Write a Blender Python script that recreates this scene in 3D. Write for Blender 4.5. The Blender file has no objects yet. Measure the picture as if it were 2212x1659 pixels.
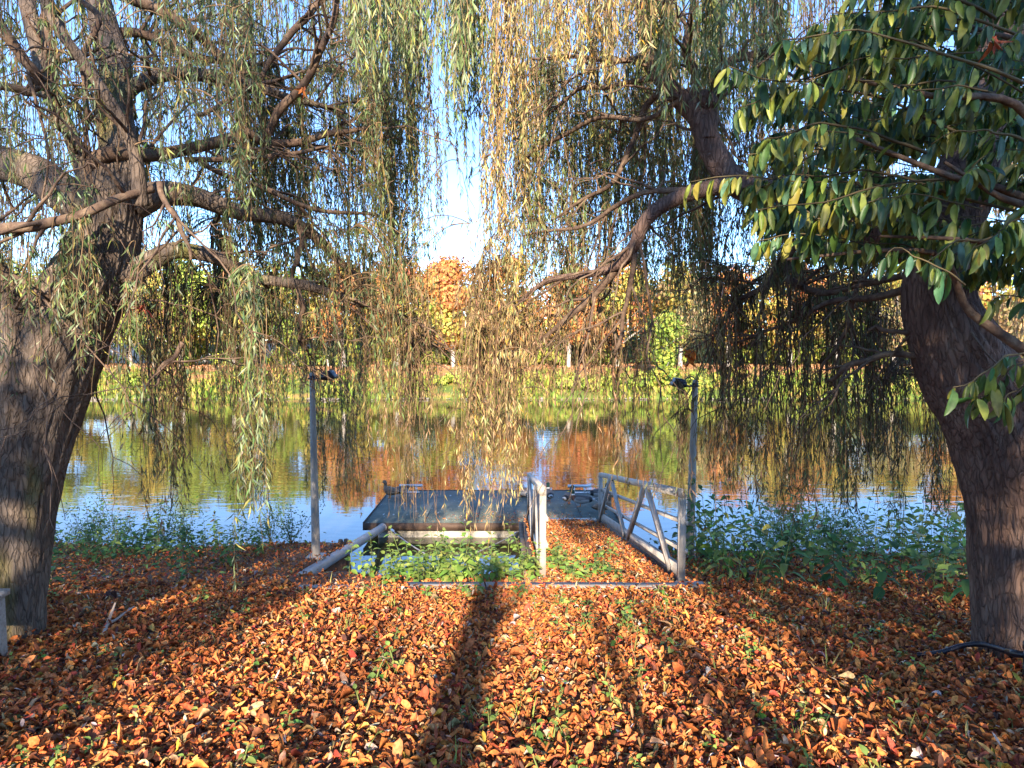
import bpy, math, random
import numpy as np
rad = math.radians
RS = np.random.RandomState(7)
random.seed(7)
scene = bpy.context.scene
COL = scene.collection

# ------------------------------------------------------------------ camera, sky, sun, exposure
CAM_Z = 4.3                      # metres above the water
PITCH = 3.74
cam = bpy.data.cameras.new('camera'); cam.sensor_width = 36; cam.lens = 23.4
cam.clip_start = 0.05; cam.clip_end = 5000
camo = bpy.data.objects.new('camera', cam); COL.objects.link(camo)
camo.location = (0, 0, CAM_Z); camo.rotation_euler = (rad(90 - PITCH), 0, 0)
scene.camera = camo
SUN_EL = 22; SUN_OFF = 0.6     # the sun stands low behind the camera
world = bpy.data.worlds.new('World'); scene.world = world; world.use_nodes = True
wn = world.node_tree
bg = wn.nodes['Background']; sky = wn.nodes.new('ShaderNodeTexSky'); sky.sky_type = 'NISHITA'
sky.sun_disc = False; sky.sun_elevation = rad(SUN_EL); sky.sun_rotation = rad(180 + SUN_OFF)
sky.altitude = 1200; sky.air_density = 0.85; sky.dust_density = 0.15; sky.ozone_density = 4.5
wn.links.new(sky.outputs['Color'], bg.inputs['Color']); bg.inputs['Strength'].default_value = 0.15
sl = bpy.data.lights.new('sun', 'SUN'); sl.energy = 4.0; sl.angle = rad(0.6); sl.color = (1.0, 0.85, 0.66)
so = bpy.data.objects.new('sun', sl); COL.objects.link(so)
so.location = (0, -30, 30)
so.rotation_euler = (rad(90 - SUN_EL), 0, rad(-SUN_OFF))
scene.view_settings.view_transform = 'Standard'; scene.view_settings.look = 'None'
scene.view_settings.exposure = 2.0; scene.view_settings.gamma = 1
scene.render.engine = 'CYCLES'
scene.cycles.max_bounces = 6; scene.cycles.diffuse_bounces = 3; scene.cycles.glossy_bounces = 2
scene.cycles.transmission_bounces = 3; scene.cycles.transparent_max_bounces = 4
scene.cycles.caustics_reflective = False; scene.cycles.caustics_refractive = False

FPX = 2600 / (4000 / 2212); CX, CY = 1106.0, 829.5
cp, sp = math.cos(rad(PITCH)), math.sin(rad(PITCH))
def Q(x, y, D):
    """world point at distance D (along +Y) seen at pixel x,y of the 2212 px wide picture"""
    u = (x - CX) / FPX; v = (CY - y) / FPX
    dy = cp + v * sp; dz = -sp + v * cp
    return np.array([u / dy * D, D, CAM_Z + dz / dy * D])
def pxm(D): return D / FPX       # metres per pixel at distance D

# ------------------------------------------------------------------ maths helpers
def norm(a): return a / np.maximum(np.linalg.norm(a, axis=-1, keepdims=True), 1e-9)
def smooth(e0, e1, x):
    t = np.clip((x - e0) / (e1 - e0), 0, 1); return t * t * (3 - 2 * t)
_perm = np.random.RandomState(3).rand(65536)
def vnoise(p):
    p = np.asarray(p, float); i = np.floor(p).astype(np.int64); f = p - i; f = f * f * (3 - 2 * f)
    def h(dx, dy, dz):
        k = ((i[:, 0] + dx) * 73856093) ^ ((i[:, 1] + dy) * 19349663) ^ ((i[:, 2] + dz) * 83492791)
        return _perm[k & 65535]
    r = 0
    for dx in (0, 1):
        for dy in (0, 1):
            for dz in (0, 1):
                w = (f[:, 0] if dx else 1 - f[:, 0]) * (f[:, 1] if dy else 1 - f[:, 1]) * (f[:, 2] if dz else 1 - f[:, 2])
                r = r + w * h(dx, dy, dz)
    return r
def spline(pts, n):
    """Catmull-Rom through rows of pts (any columns), n samples"""
    p = np.asarray(pts, float); m = len(p)
    q = np.vstack([2 * p[0] - p[1], p, 2 * p[-1] - p[-2]])
    t = np.linspace(0, m - 1 - 1e-6, n); k = t.astype(int); f = (t - k)[:, None]
    a, b, c, d = q[k], q[k + 1], q[k + 2], q[k + 3]
    return .5 * (2 * b + (c - a) * f + (2 * a - 5 * b + 4 * c - d) * f**2 + (3 * b - a - 3 * c + d) * f**3)

class Geo:
    def __init__(self): self.v = []; self.q = []; self.t = []; self.c = []; self.n = 0
    def add(self, v, q=None, t=None, col=(.5, .5, .5)):
        v = np.asarray(v, float).reshape(-1, 3)
        if q is not None and len(q): self.q.append(np.asarray(q, np.int64).reshape(-1, 4) + self.n)
        if t is not None and len(t): self.t.append(np.asarray(t, np.int64).reshape(-1, 3) + self.n)
        c = np.asarray(col, float)
        if c.ndim == 1: c = np.tile(c[:3], (len(v), 1))
        self.v.append(v); self.c.append(c[:, :3]); self.n += len(v)
        return self
    def box(self, lo, hi, col=(.5, .5, .5)):
        x0, y0, z0 = lo; x1, y1, z1 = hi
        v = [(x0,y0,z0),(x1,y0,z0),(x1,y1,z0),(x0,y1,z0),(x0,y0,z1),(x1,y0,z1),(x1,y1,z1),(x0,y1,z1)]
        return self.add(v, q=[(0,3,2,1),(4,5,6,7),(0,1,5,4),(1,2,6,5),(2,3,7,6),(3,0,4,7)], col=col)
    def beam(self, a, b, w, h, side=(1, 0, 0), col=(.5, .5, .5)):
        """square bar from a to b: w across `side`, h across the third axis"""
        a = np.array(a, float); b = np.array(b, float); d = norm(b - a); s = np.array(side, float)
        s = norm(s - d * (s @ d)); u = np.cross(s, d)
        o = [(-1,-1),(1,-1),(1,1),(-1,1)]
        v = [a + s*w/2*i + u*h/2*j for i, j in o] + [b + s*w/2*i + u*h/2*j for i, j in o]
        return self.add(v, q=[(0,1,2,3),(7,6,5,4),(0,4,5,1),(1,5,6,2),(2,6,7,3),(3,7,4,0)], col=col)
    def tube(self, p, r, sides=6, col=(.5, .5, .5), cap=True, disp=None):
        p = np.asarray(p, float); n = len(p); r = np.broadcast_to(np.asarray(r, float), (n,))
        tg = norm(np.gradient(p, axis=0)); up = np.array([0.13, -1.0, 0.21])
        if abs(norm(up) @ tg[0]) > .95: up = np.array([1., 0, .1])
        s = norm(np.cross(tg, up)); u = np.cross(s, tg)
        a = np.arange(sides) * 2 * math.pi / sides
        ring = s[:, None, :] * np.cos(a)[None, :, None] + u[:, None, :] * np.sin(a)[None, :, None]
        R = np.repeat(r[:, None], sides, 1)
        if disp is not None: R = R * disp(np.repeat(np.linspace(0, 1, n)[:, None], sides, 1), np.repeat(a[None], n, 0), p)
        v = p[:, None, :] + ring * R[:, :, None]
        i = np.arange(n - 1)[:, None] * sides; j = np.arange(sides)[None, :]; k = (j + 1) % sides
        q = np.stack([i + j, i + k, i + sides + k, i + sides + j], -1).reshape(-1, 4)
        v = v.reshape(-1, 3)
        if cap and sides > 3:
            nv = len(v); v = np.vstack([v, p[0], p[-1]])
            jj = np.arange(sides); kk = (jj + 1) % sides
            t = np.vstack([np.stack([kk, jj, np.full(sides, nv)], -1), np.stack([(n-1)*sides + jj, (n-1)*sides + kk, np.full(sides, nv + 1)], -1)])
            return self.add(v, q=q, t=t, col=col)
        return self.add(v, q=q, col=col)
    def build(self, name, mat, parent=None, sm=False, kind=None):
        me = bpy.data.meshes.new(name)
        v = np.vstack(self.v); c = np.vstack(self.c)
        q = np.vstack(self.q) if self.q else np.zeros((0, 4), np.int64); t = np.vstack(self.t) if self.t else np.zeros((0, 3), np.int64)
        me.vertices.add(len(v)); me.vertices.foreach_set('co', v.astype(np.float32).ravel())
        me.loops.add(q.size + t.size); me.loops.foreach_set('vertex_index', np.concatenate([q.ravel(), t.ravel()]).astype(np.int32))
        me.polygons.add(len(q) + len(t))
        ls = np.concatenate([np.arange(len(q)) * 4, q.size + np.arange(len(t)) * 3]).astype(np.int32)
        me.polygons.foreach_set('loop_start', ls)
        if sm: me.polygons.foreach_set('use_smooth', np.ones(len(ls), bool))
        me.update(calc_edges=True); me.validate()
        at = me.color_attributes.new('Col', 'FLOAT_COLOR', 'POINT')
        at.data.foreach_set('color', np.hstack([c, np.ones((len(c), 1))]).astype(np.float32).ravel())
        me.materials.append(mat)
        o = bpy.data.objects.new(name, me); COL.objects.link(o)
        if parent is not None: o.parent = parent
        if kind: o['kind'] = kind
        return o

def thing(name, label, cat, loc=(0, 0, 0), rz=0, group=None):
    o = bpy.data.objects.new(name, None); COL.objects.link(o); o.empty_display_size = .1
    o.location = loc; o.rotation_euler = (0, 0, rz)
    return tag(o, label, cat, group)
def tag(o, label, cat, group=None):
    o['label'] = label; o['category'] = cat
    if group: o['group'] = group
    return o
def dup(root, loc, rz=0, sc=1, label=None, group=None):
    r = root.copy(); COL.objects.link(r); r.location = loc; r.rotation_euler = (0, 0, rz); r.scale = (sc, sc, sc)
    if label: r['label'] = label
    if group: r['group'] = group
    for ch in list(root.children):
        c = ch.copy(); COL.objects.link(c); c.parent = r
        for g in list(ch.children):
            d = g.copy(); COL.objects.link(d); d.parent = c
    return r

# ------------------------------------------------------------------ materials
def new_mat(name):
    m = bpy.data.materials.new(name); m.use_nodes = True
    return m, m.node_tree, m.node_tree.nodes['Principled BSDF']
def mat_leaf(name, rough=.6, spec=.3, trans=.25, noise=0):
    m, nt, b = new_mat(name); L = nt.links; N = nt.nodes
    at = N.new('ShaderNodeAttribute'); at.attribute_name = 'Col'
    src = at.outputs['Color']
    if noise:
        tx = N.new('ShaderNodeTexNoise'); tx.inputs['Scale'].default_value = noise; tx.inputs['Detail'].default_value = 3
        gm = N.new('ShaderNodeNewGeometry'); L.new(gm.outputs['Position'], tx.inputs['Vector'])
        mr = N.new('ShaderNodeMapRange'); mr.inputs[1].default_value = .3; mr.inputs[2].default_value = .7; mr.inputs[3].default_value = .6; mr.inputs[4].default_value = 1.35
        L.new(tx.outputs['Fac'], mr.inputs[0])
        mx = N.new('ShaderNodeMix'); mx.data_type = 'RGBA'; mx.blend_type = 'MULTIPLY'; mx.inputs[0].default_value = 1
        L.new(src, mx.inputs[6]); L.new(mr.outputs[0], mx.inputs[7]); src = mx.outputs[2]
    L.new(src, b.inputs['Base Color']); b.inputs['Roughness'].default_value = rough
    b.inputs['Specular IOR Level'].default_value = spec
    if trans:
        tr = N.new('ShaderNodeBsdfTranslucent'); L.new(src, tr.inputs['Color'])
        ms = N.new('ShaderNodeMixShader'); ms.inputs[0].default_value = trans
        L.new(b.outputs[0], ms.inputs[1]); L.new(tr.outputs[0], ms.inputs[2])
        L.new(ms.outputs[0], N['Material Output'].inputs['Surface'])
    return m
def mat_noise(name, cols, scale=4, rough=.8, bump=.3, bscale=30, stretch=(1, 1, 1), metal=0, spec=.3, detail=6, bdist=.01):
    """colour ramp over noise in object space with a bump"""
    m, nt, b = new_mat(name); L = nt.links; N = nt.nodes
    tc = N.new('ShaderNodeTexCoord'); mp = N.new('ShaderNodeMapping'); mp.inputs['Scale'].default_value = stretch
    L.new(tc.outputs['Object'], mp.inputs['Vector'])
    tx = N.new('ShaderNodeTexNoise'); tx.inputs['Scale'].default_value = scale; tx.inputs['Detail'].default_value = detail; tx.inputs['Roughness'].default_value = .65
    L.new(mp.outputs[0], tx.inputs['Vector'])
    cr = N.new('ShaderNodeValToRGB'); e = cr.color_ramp.elements
    k = len(cols)
    e[0].position = .3; e[0].color = (*cols[0], 1); e[1].position = .7; e[1].color = (*cols[-1], 1)
    for i in range(1, k - 1):
        x = e.new(.3 + .4 * i / (k - 1)); x.color = (*cols[i], 1)
    L.new(tx.outputs['Fac'], cr.inputs[0]); L.new(cr.outputs[0], b.inputs['Base Color'])
    b.inputs['Roughness'].default_value = rough; b.inputs['Metallic'].default_value = metal; b.inputs['Specular IOR Level'].default_value = spec
    if bump:
        t2 = N.new('ShaderNodeTexNoise'); t2.inputs['Scale'].default_value = bscale; t2.inputs['Detail'].default_value = 8
        L.new(mp.outputs[0], t2.inputs['Vector'])
        bp = N.new('ShaderNodeBump'); bp.inputs['Strength'].default_value = bump; bp.inputs['Distance'].default_value = bdist
        L.new(t2.outputs['Fac'], bp.inputs['Height']); L.new(bp.outputs[0], b.inputs['Normal'])
    return m, nt, b, cr, mp
def mat_bark(name, dark, mid, light, moss=.0, vs=9):
    m, nt, b, cr, mp = mat_noise(name, [dark, mid, light], scale=7, rough=.9, bump=0, stretch=(1, 1, .26))
    L = nt.links; N = nt.nodes
    vo = N.new('ShaderNodeTexVoronoi'); vo.feature = 'DISTANCE_TO_EDGE'; vo.inputs['Scale'].default_value = vs * 3.4
    nz = N.new('ShaderNodeTexNoise'); nz.inputs['Scale'].default_value = 9; nz.inputs['Detail'].default_value = 5
    L.new(mp.outputs[0], nz.inputs['Vector'])
    ad = N.new('ShaderNodeMix'); ad.data_type = 'RGBA'; ad.blend_type = 'ADD'; ad.inputs[0].default_value = .11
    L.new(mp.outputs[0], ad.inputs[6]); L.new(nz.outputs['Color'], ad.inputs[7]); L.new(ad.outputs[2], vo.inputs['Vector'])
    mr = N.new('ShaderNodeMapRange'); mr.inputs[1].default_value = -.22; mr.inputs[2].default_value = .15; L.new(vo.outputs['Distance'], mr.inputs[0])
    mx = N.new('ShaderNodeMix'); mx.data_type = 'RGBA'; mx.blend_type = 'MIX'
    mx.inputs[6].default_value = (dark[0] * .35, dark[1] * .35, dark[2] * .35, 1)
    L.new(mr.outputs[0], mx.inputs[0]); L.new(cr.outputs[0], mx.inputs[7]); out = mx.outputs[2]
    if moss:
        n3 = N.new('ShaderNodeTexNoise'); n3.inputs['Scale'].default_value = 2.3; n3.inputs['Detail'].default_value = 6; L.new(mp.outputs[0], n3.inputs['Vector'])
        m3 = N.new('ShaderNodeMapRange'); m3.inputs[1].default_value = 1 - moss - .08; m3.inputs[2].default_value = 1 - moss + .08; L.new(n3.outputs['Fac'], m3.inputs[0])
        x3 = N.new('ShaderNodeMix'); x3.data_type = 'RGBA'; L.new(m3.outputs[0], x3.inputs[0]); L.new(out, x3.inputs[6]); x3.inputs[7].default_value = (.16, .15, .022, 1); out = x3.outputs[2]
    L.new(out, b.inputs['Base Color'])
    sm_ = N.new('ShaderNodeMath'); sm_.operation = 'ADD'; n4 = N.new('ShaderNodeTexNoise'); n4.inputs['Scale'].default_value = 60; n4.inputs['Detail'].default_value = 6
    L.new(mp.outputs[0], n4.inputs['Vector']); m4 = N.new('ShaderNodeMath'); m4.operation = 'MULTIPLY'; m4.inputs[1].default_value = .5
    L.new(n4.outputs['Fac'], m4.inputs[0]); L.new(m4.outputs[0], sm_.inputs[0]); L.new(mr.outputs[0], sm_.inputs[1])
    bp = N.new('ShaderNodeBump'); bp.inputs['Strength'].default_value = .9; bp.inputs['Distance'].default_value = .02
    L.new(sm_.outputs[0], bp.inputs['Height']); L.new(bp.outputs[0], b.inputs['Normal'])
    return m
M = {}
M['willow'] = mat_leaf('willow leaf', .55, .35, .3)
M['litter'] = mat_leaf('dry leaf', .75, .25, .12, noise=55)
M['laurel'] = mat_leaf('laurel leaf', .42, .4, .25, noise=25)
M['herb'] = mat_leaf('herb leaf', .6, .3, .3)
M['farleaf'] = mat_leaf('autumn crown', .8, .1, .3)
M['twig'] = mat_leaf('twig', .85, .15, 0)
M['feather'] = mat_leaf('feather', .6, .3, 0)
M['bark'] = mat_bark('willow bark', (.085, .06, .046), (.155, .115, .088), (.25, .19, .145), moss=.36)
M['bark_dark'] = mat_bark('dark willow bark', (.08, .045, .036), (.15, .092, .07), (.25, .165, .125), moss=.0)
M['branch'] = mat_noise('branch bark', [(.05, .03, .024), (.125, .08, .055), (.22, .155, .1)], 14, .9, .8, 50, (1, 1, 1))[0]
M['farbark'] = mat_noise('pale bark', [(.3, .26, .22), (.55, .5, .44)], 3, .9, .3, 20, (1, 1, .3))[0]
M['conc'] = mat_noise('pale concrete', [(.3, .27, .23), (.46, .42, .36), (.55, .5, .44)], 3, .85, .35, 40)[0]
M['post'] = mat_noise('post concrete', [(.2, .18, .16), (.3, .27, .24), (.36, .33, .3)], 3, .85, .3, 50, (1, 1, .3))[0]
M['galv'] = mat_noise('painted steel', [(.3, .26, .22), (.42, .37, .32), (.5, .45, .4)], 5, .55, .15, 60, spec=.4)[0]
M['pipe'] = mat_noise('grey pipe', [(.25, .23, .22), (.38, .35, .33)], 4, .45, .1, 40, spec=.5)[0]
M['silver'] = mat_noise('silver metal', [(.5, .5, .5), (.7, .7, .7)], 8, .4, .05, 40, metal=.7)[0]
M['black'] = mat_noise('black plastic', [(.008, .007, .012), (.018, .016, .025)], 6, .4, .1, 60, spec=.5)[0]
M['glass'] = mat_noise('lamp glass', [(.1, .1, .11), (.14, .14, .15)], 6, .1, 0, spec=.6)[0]
M['wood'] = mat_noise('weathered wood', [(.2, .17, .15), (.36, .31, .27), (.45, .4, .35)], 8, .85, .4, 60, (1, 6, 6))[0]
M['stake'] = mat_noise('old stake', [(.12, .08, .06), (.26, .19, .14)], 9, .9, .5, 40)[0]
M['fascia'] = mat_noise('dark plank', [(.06, .035, .025), (.13, .085, .06)], 5, .7, .3, 50, (.3, 1, 3))[0]
M['soil'] = None
M['whitewall'] = mat_noise('white render', [(.6, .57, .53), (.75, .72, .68)], 1.5, .9, .1, 20)[0]
M['roof'] = mat_noise('red tile', [(.28, .1, .07), (.4, .18, .12)], 5, .9, .3, 20)[0]
M['stone'] = mat_noise('bank stone', [(.16, .13, .1), (.34, .29, .23)], 6, .9, .6, 20)[0]
# deck mat: dark slate with pale droppings and streaks
m, nt, b, cr, mp = mat_noise('deck mat', [(.05, .07, .065), (.095, .115, .1), (.16, .165, .14)], 1.6, .7, .4, 60)
N = nt.nodes; L = nt.links
mp2 = N.new('ShaderNodeMapping'); mp2.inputs['Scale'].default_value = (14, 4.5, 1); tc = N.new('ShaderNodeTexCoord'); L.new(tc.outputs['Object'], mp2.inputs['Vector'])
nz = N.new('ShaderNodeTexNoise'); nz.inputs['Scale'].default_value = 1; nz.inputs['Detail'].default_value = 4; L.new(mp2.outputs[0], nz.inputs['Vector'])
mr = N.new('ShaderNodeMapRange'); mr.inputs[1].default_value = .66; mr.inputs[2].default_value = .72; L.new(nz.outputs['Fac'], mr.inputs[0])
mx = N.new('ShaderNodeMix'); mx.data_type = 'RGBA'; L.new(mr.outputs[0], mx.inputs[0]); L.new(cr.outputs[0], mx.inputs[6]); mx.inputs[7].default_value = (.42, .43, .42, 1)
L.new(mx.outputs[2], b.inputs['Base Color']); M['deck'] = m
# ground: soil / leaf-mould near, grass and orange litter on the far side
m, nt, b, cr, mp = mat_noise('soil', [(.09, .04, .022), (.18, .075, .038), (.28, .11, .05)], 5, .95, .7, 18, bdist=.04)
N = nt.nodes; L = nt.links
gm = N.new('ShaderNodeNewGeometry'); sx = N.new('ShaderNodeSeparateXYZ'); L.new(gm.outputs['Position'], sx.inputs[0])
gn = N.new('ShaderNodeTexNoise'); gn.inputs['Scale'].default_value = .35; gn.inputs['Detail'].default_value = 8; L.new(gm.outputs['Position'], gn.inputs['Vector'])
gr = N.new('ShaderNodeValToRGB'); e = gr.color_ramp.elements
e[0].position = .42; e[0].color = (.12, .17, .03, 1); e[1].position = .6; e[1].color = (.42, .2, .085, 1)
x = e.new(.5); x.color = (.27, .22, .05, 1)
ym = N.new('ShaderNodeMapRange'); ym.inputs[1].default_value = 50; ym.inputs[2].default_value = 58; ym.inputs[3].default_value = -.1; ym.inputs[4].default_value = .13
L.new(sx.outputs['Y'], ym.inputs[0]); aa = N.new('ShaderNodeMath'); L.new(gn.outputs['Fac'], aa.inputs[0]); L.new(ym.outputs[0], aa.inputs[1]); L.new(aa.outputs[0], gr.inputs[0])
far = N.new('ShaderNodeMapRange'); far.inputs[1].default_value = 30; far.inputs[2].default_value = 34; L.new(sx.outputs['Y'], far.inputs[0])
mx = N.new('ShaderNodeMix'); mx.data_type = 'RGBA'; L.new(far.outputs[0], mx.inputs[0]); L.new(cr.outputs[0], mx.inputs[6]); L.new(gr.outputs[0], mx.inputs[7])
L.new(mx.outputs[2], b.inputs['Base Color']); M['soil'] = m
# water
m, nt, b = new_mat('river water'); N = nt.nodes; L = nt.links
b.inputs['Base Color'].default_value = (.05, .045, .018, 1); b.inputs['Roughness'].default_value = .03
b.inputs['IOR'].default_value = 1.6; b.inputs['Specular IOR Level'].default_value = .8
tc = N.new('ShaderNodeTexCoord')
def ripple(sc, scale, rot, det=3):
    mp = N.new('ShaderNodeMapping'); mp.inputs['Scale'].default_value = sc; mp.inputs['Rotation'].default_value = (0, 0, rot)
    L.new(tc.outputs['Object'], mp.inputs['Vector'])
    t = N.new('ShaderNodeTexNoise'); t.inputs['Scale'].default_value = scale; t.inputs['Detail'].default_value = det; t.inputs['Roughness'].default_value = .45
    L.new(mp.outputs[0], t.inputs['Vector']); return t.outputs['Fac']
r1 = ripple((.35, 1, 1), 2.4, .25); r2 = ripple((.5, 1, 1), 6.0, -.2, 2); r3 = ripple((1, 1, 1), .12, 0, 2)
md = N.new('ShaderNodeMath'); md.operation = 'MULTIPLY_ADD'; L.new(r2, md.inputs[0]); md.inputs[1].default_value = .35; L.new(r1, md.inputs[2])
pm = N.new('ShaderNodeMapRange'); pm.inputs[1].default_value = .38; pm.inputs[2].default_value = .62; pm.inputs[3].default_value = .25; pm.inputs[4].default_value = 1; L.new(r3, pm.inputs[0])
mm = N.new('ShaderNodeMath'); mm.operation = 'MULTIPLY'; L.new(md.outputs[0], mm.inputs[0]); L.new(pm.outputs[0], mm.inputs[1])
bp = N.new('ShaderNodeBump'); bp.inputs['Strength'].default_value = .3; bp.inputs['Distance'].default_value = .022
L.new(mm.outputs[0], bp.inputs['Height']); L.new(bp.outputs[0], b.inputs['Normal']); M['water'] = m

# ------------------------------------------------------------------ terrain
def edge_of(x):
    """distance at which the near bank drops to the river, for each x"""
    e = np.where(x < -2.75, 11.3 + .35 * np.sin(x * 1.3), np.where(x < .25, 8.25 + .15 * np.sin(x * 5), np.where(x < 2.1, 9.3, 10.5 + .25 * np.sin(x * 1.7))))
    return e
def H(x, y):
    x = np.asarray(x, float); y = np.asarray(y, float)
    near = np.where(y < 1, 2.792 - .05 * (y - 1), 2.988 - .196 * y)
    near = near + .05 * (vnoise(np.stack([x * .9, y * .9, x * 0], -1).reshape(-1, 3)).reshape(x.shape) - .5)
    e = edge_of(x); w = np.where((x > -2.75) & (x < .25), 2.2, .55)
    z = near + (-1.4 - near) * smooth(0, 1, (y - e) / w)
    farz = -1.4 + 1.62 * smooth(47.4, 49.0, y) + np.clip((y - 49) / 8.5, 0, 1) * 1.6 + np.clip((y - 60) / 120, 0, 1) * 1.5
    return np.where(y < 30, z, farz)
xs = np.unique(np.concatenate([np.linspace(-700, -60, 12), np.linspace(-60, -13, 24), np.linspace(-13, 13, 209), np.linspace(13, 60, 24), np.linspace(60, 700, 12)]))
ys = np.unique(np.concatenate([np.linspace(-120, -5, 20), np.linspace(-5, 14, 153), np.linspace(14, 46, 6), np.linspace(46, 62, 33), np.linspace(62, 200, 18), np.linspace(200, 1600, 8)]))
X, Y = np.meshgrid(xs, ys); Z = H(X, Y)
def grid_faces(ny, nx):
    i = np.arange(ny - 1)[:, None] * nx; j = np.arange(nx - 1)[None]
    return np.stack([i + j, i + j + 1, i + nx + j + 1, i + nx + j], -1).reshape(-1, 4)
g = Geo(); g.add(np.stack([X, Y, Z], -1), q=grid_faces(len(ys), len(xs))).build('ground', M['soil'], sm=True, kind='structure')
g = Geo(); g.add([(-700, 5, 0), (700, 5, 0), (700, 54, 0), (-700, 54, 0)], q=[(0, 1, 2, 3)]).build('water', M['water'], kind='structure')

# ------------------------------------------------------------------ leaf helpers (vectorised)
def frames(d, rnd):
    """side and normal for directions d with random roll"""
    s = norm(np.cross(d, rnd)); return s, np.cross(s, d)
def leaves(geo, B, d, n, Ln, Wd, tpl, faces, col, tri=None):
    """tpl rows: (u along, v across, w out of plane) in units of length, width, length"""
    s = norm(np.cross(d, n)); nn = np.cross(s, d); k = len(tpl)
    v = (B[:, None, :] + d[:, None, :] * (tpl[None, :, 0:1] * Ln[:, None, None]) + s[:, None, :] * (tpl[None, :, 1:2] * Wd[:, None, None])
         + nn[:, None, :] * (tpl[None, :, 2:3] * Ln[:, None, None]))
    off = np.arange(len(B))[:, None, None] * k
    q = (off + np.asarray(faces)[None]).reshape(-1, 4) if faces is not None and len(faces) else None
    t = (off + np.asarray(tri)[None]).reshape(-1, 3) if tri is not None and len(tri) else None
    geo.add(v.reshape(-1, 3), q=q, t=t, col=np.repeat(col, k, 0))
DIA = np.array([(0, 0, 0), (.42, .5, .03), (1, 0, -.1), (.42, -.5, .03)]); DIA_F = [(0, 3, 2, 1)]
def blade(st, wd, droop, fold, jag=0):
    """three-across blade: stations st, half widths wd, bending droop, midrib fold"""
    t = []
    for i, (u, w) in enumerate(zip(st, wd)):
        j = jag * (1 if i % 2 else -1)
        z = -droop * u * u
        t += [(u, -w / 2 * (1 + j), z + fold * w), (u, 0, z), (u, w / 2 * (1 + j), z + fold * w)]
    f = []
    for i in range(len(st) - 1):
        a = i * 3; f += [(a, a + 1, a + 4, a + 3), (a + 1, a + 2, a + 5, a + 4)]
    return np.array(t, float), f
def pick(pal, n, jit=.18, rs=RS):
    """n colours from a palette [(weight, rgb)] with brightness jitter"""
    w = np.array([p[0] for p in pal], float); c = np.array([p[1] for p in pal], float)
    k = rs.choice(len(pal), n, p=w / w.sum())
    return np.clip(c[k] * (1 + jit * rs.randn(n, 1)) * (1 + .08 * rs.randn(n, 3)), .004, .9)
P_WIL = [(5, (.12, .16, .055)), (4, (.17, .22, .08)), (3, (.22, .27, .14)), (1.2, (.36, .3, .07)), (1.2, (.3, .18, .08))]
P_GOLD = [(3, (.46, .36, .12)), (3, (.36, .36, .15)), (2, (.44, .29, .13)), (2, (.54, .4, .2)), (.8, (.55, .3, .04))]
P_DARK = [(4, (.1, .11, .04)), (3, (.15, .15, .055)), (3, (.19, .13, .06)), (2, (.13, .08, .05))]
P_BROWN = [(3, (.3, .19, .095)), (2, (.36, .25, .13)), (2, (.24, .23, .08)), (1, (.38, .23, .13))]
P_NEAR = [(4, (.14, .2, .06)), (3, (.22, .28, .13)), (2, (.3, .33, .2)), (1, (.4, .35, .1))]
PALS = dict(w=P_WIL, g=P_GOLD, d=P_DARK, b=P_BROWN, n=P_NEAR)

# ------------------------------------------------------------------ willows
def bark_disp(seed, amp):
    def f(t, a, p):
        zz = np.linspace(0, 1, t.shape[0])[:, None] * np.ones_like(a)
        ln = np.concatenate([[0], np.cumsum(np.linalg.norm(np.diff(p, axis=0), axis=1))])[:, None] * np.ones_like(a)
        q = np.stack([np.cos(a) * 7 + seed, np.sin(a) * 7, ln * 1.9], -1).reshape(-1, 3)
        n1 = np.abs(2 * vnoise(q * 1.6) - 1).reshape(a.shape); n2 = vnoise(q * .35 + 9).reshape(a.shape); n3 = vnoise(q * 3.5).reshape(a.shape)
        return 1 + amp * (n1 ** .6 - .5) + amp * 1.4 * (n2 - .5) + amp * .5 * (n3 - .5)
    return f
def limb(pts, n=None):
    """pts rows: x, y, D, half width px -> world points and radii"""
    a = np.array([list(Q(x, y, D)) + [hw * pxm(D)] for x, y, D, hw in pts])
    n = n or max(12, len(pts) * 7)
    s = spline(a, n); return s[:, :3], np.maximum(s[:, 3], .003)
BR_PTS = {'L': [], 'R': []}
def wiggle(p, amp, rs=RS):
    n = len(p); k = rs.rand(3, 3) * 6
    t = np.linspace(0, 1, n)[:, None]
    return p + amp * t * (np.sin(t * 9 + k[0]) * .6 + np.sin(t * 19 + k[1]) * .3)
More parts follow.
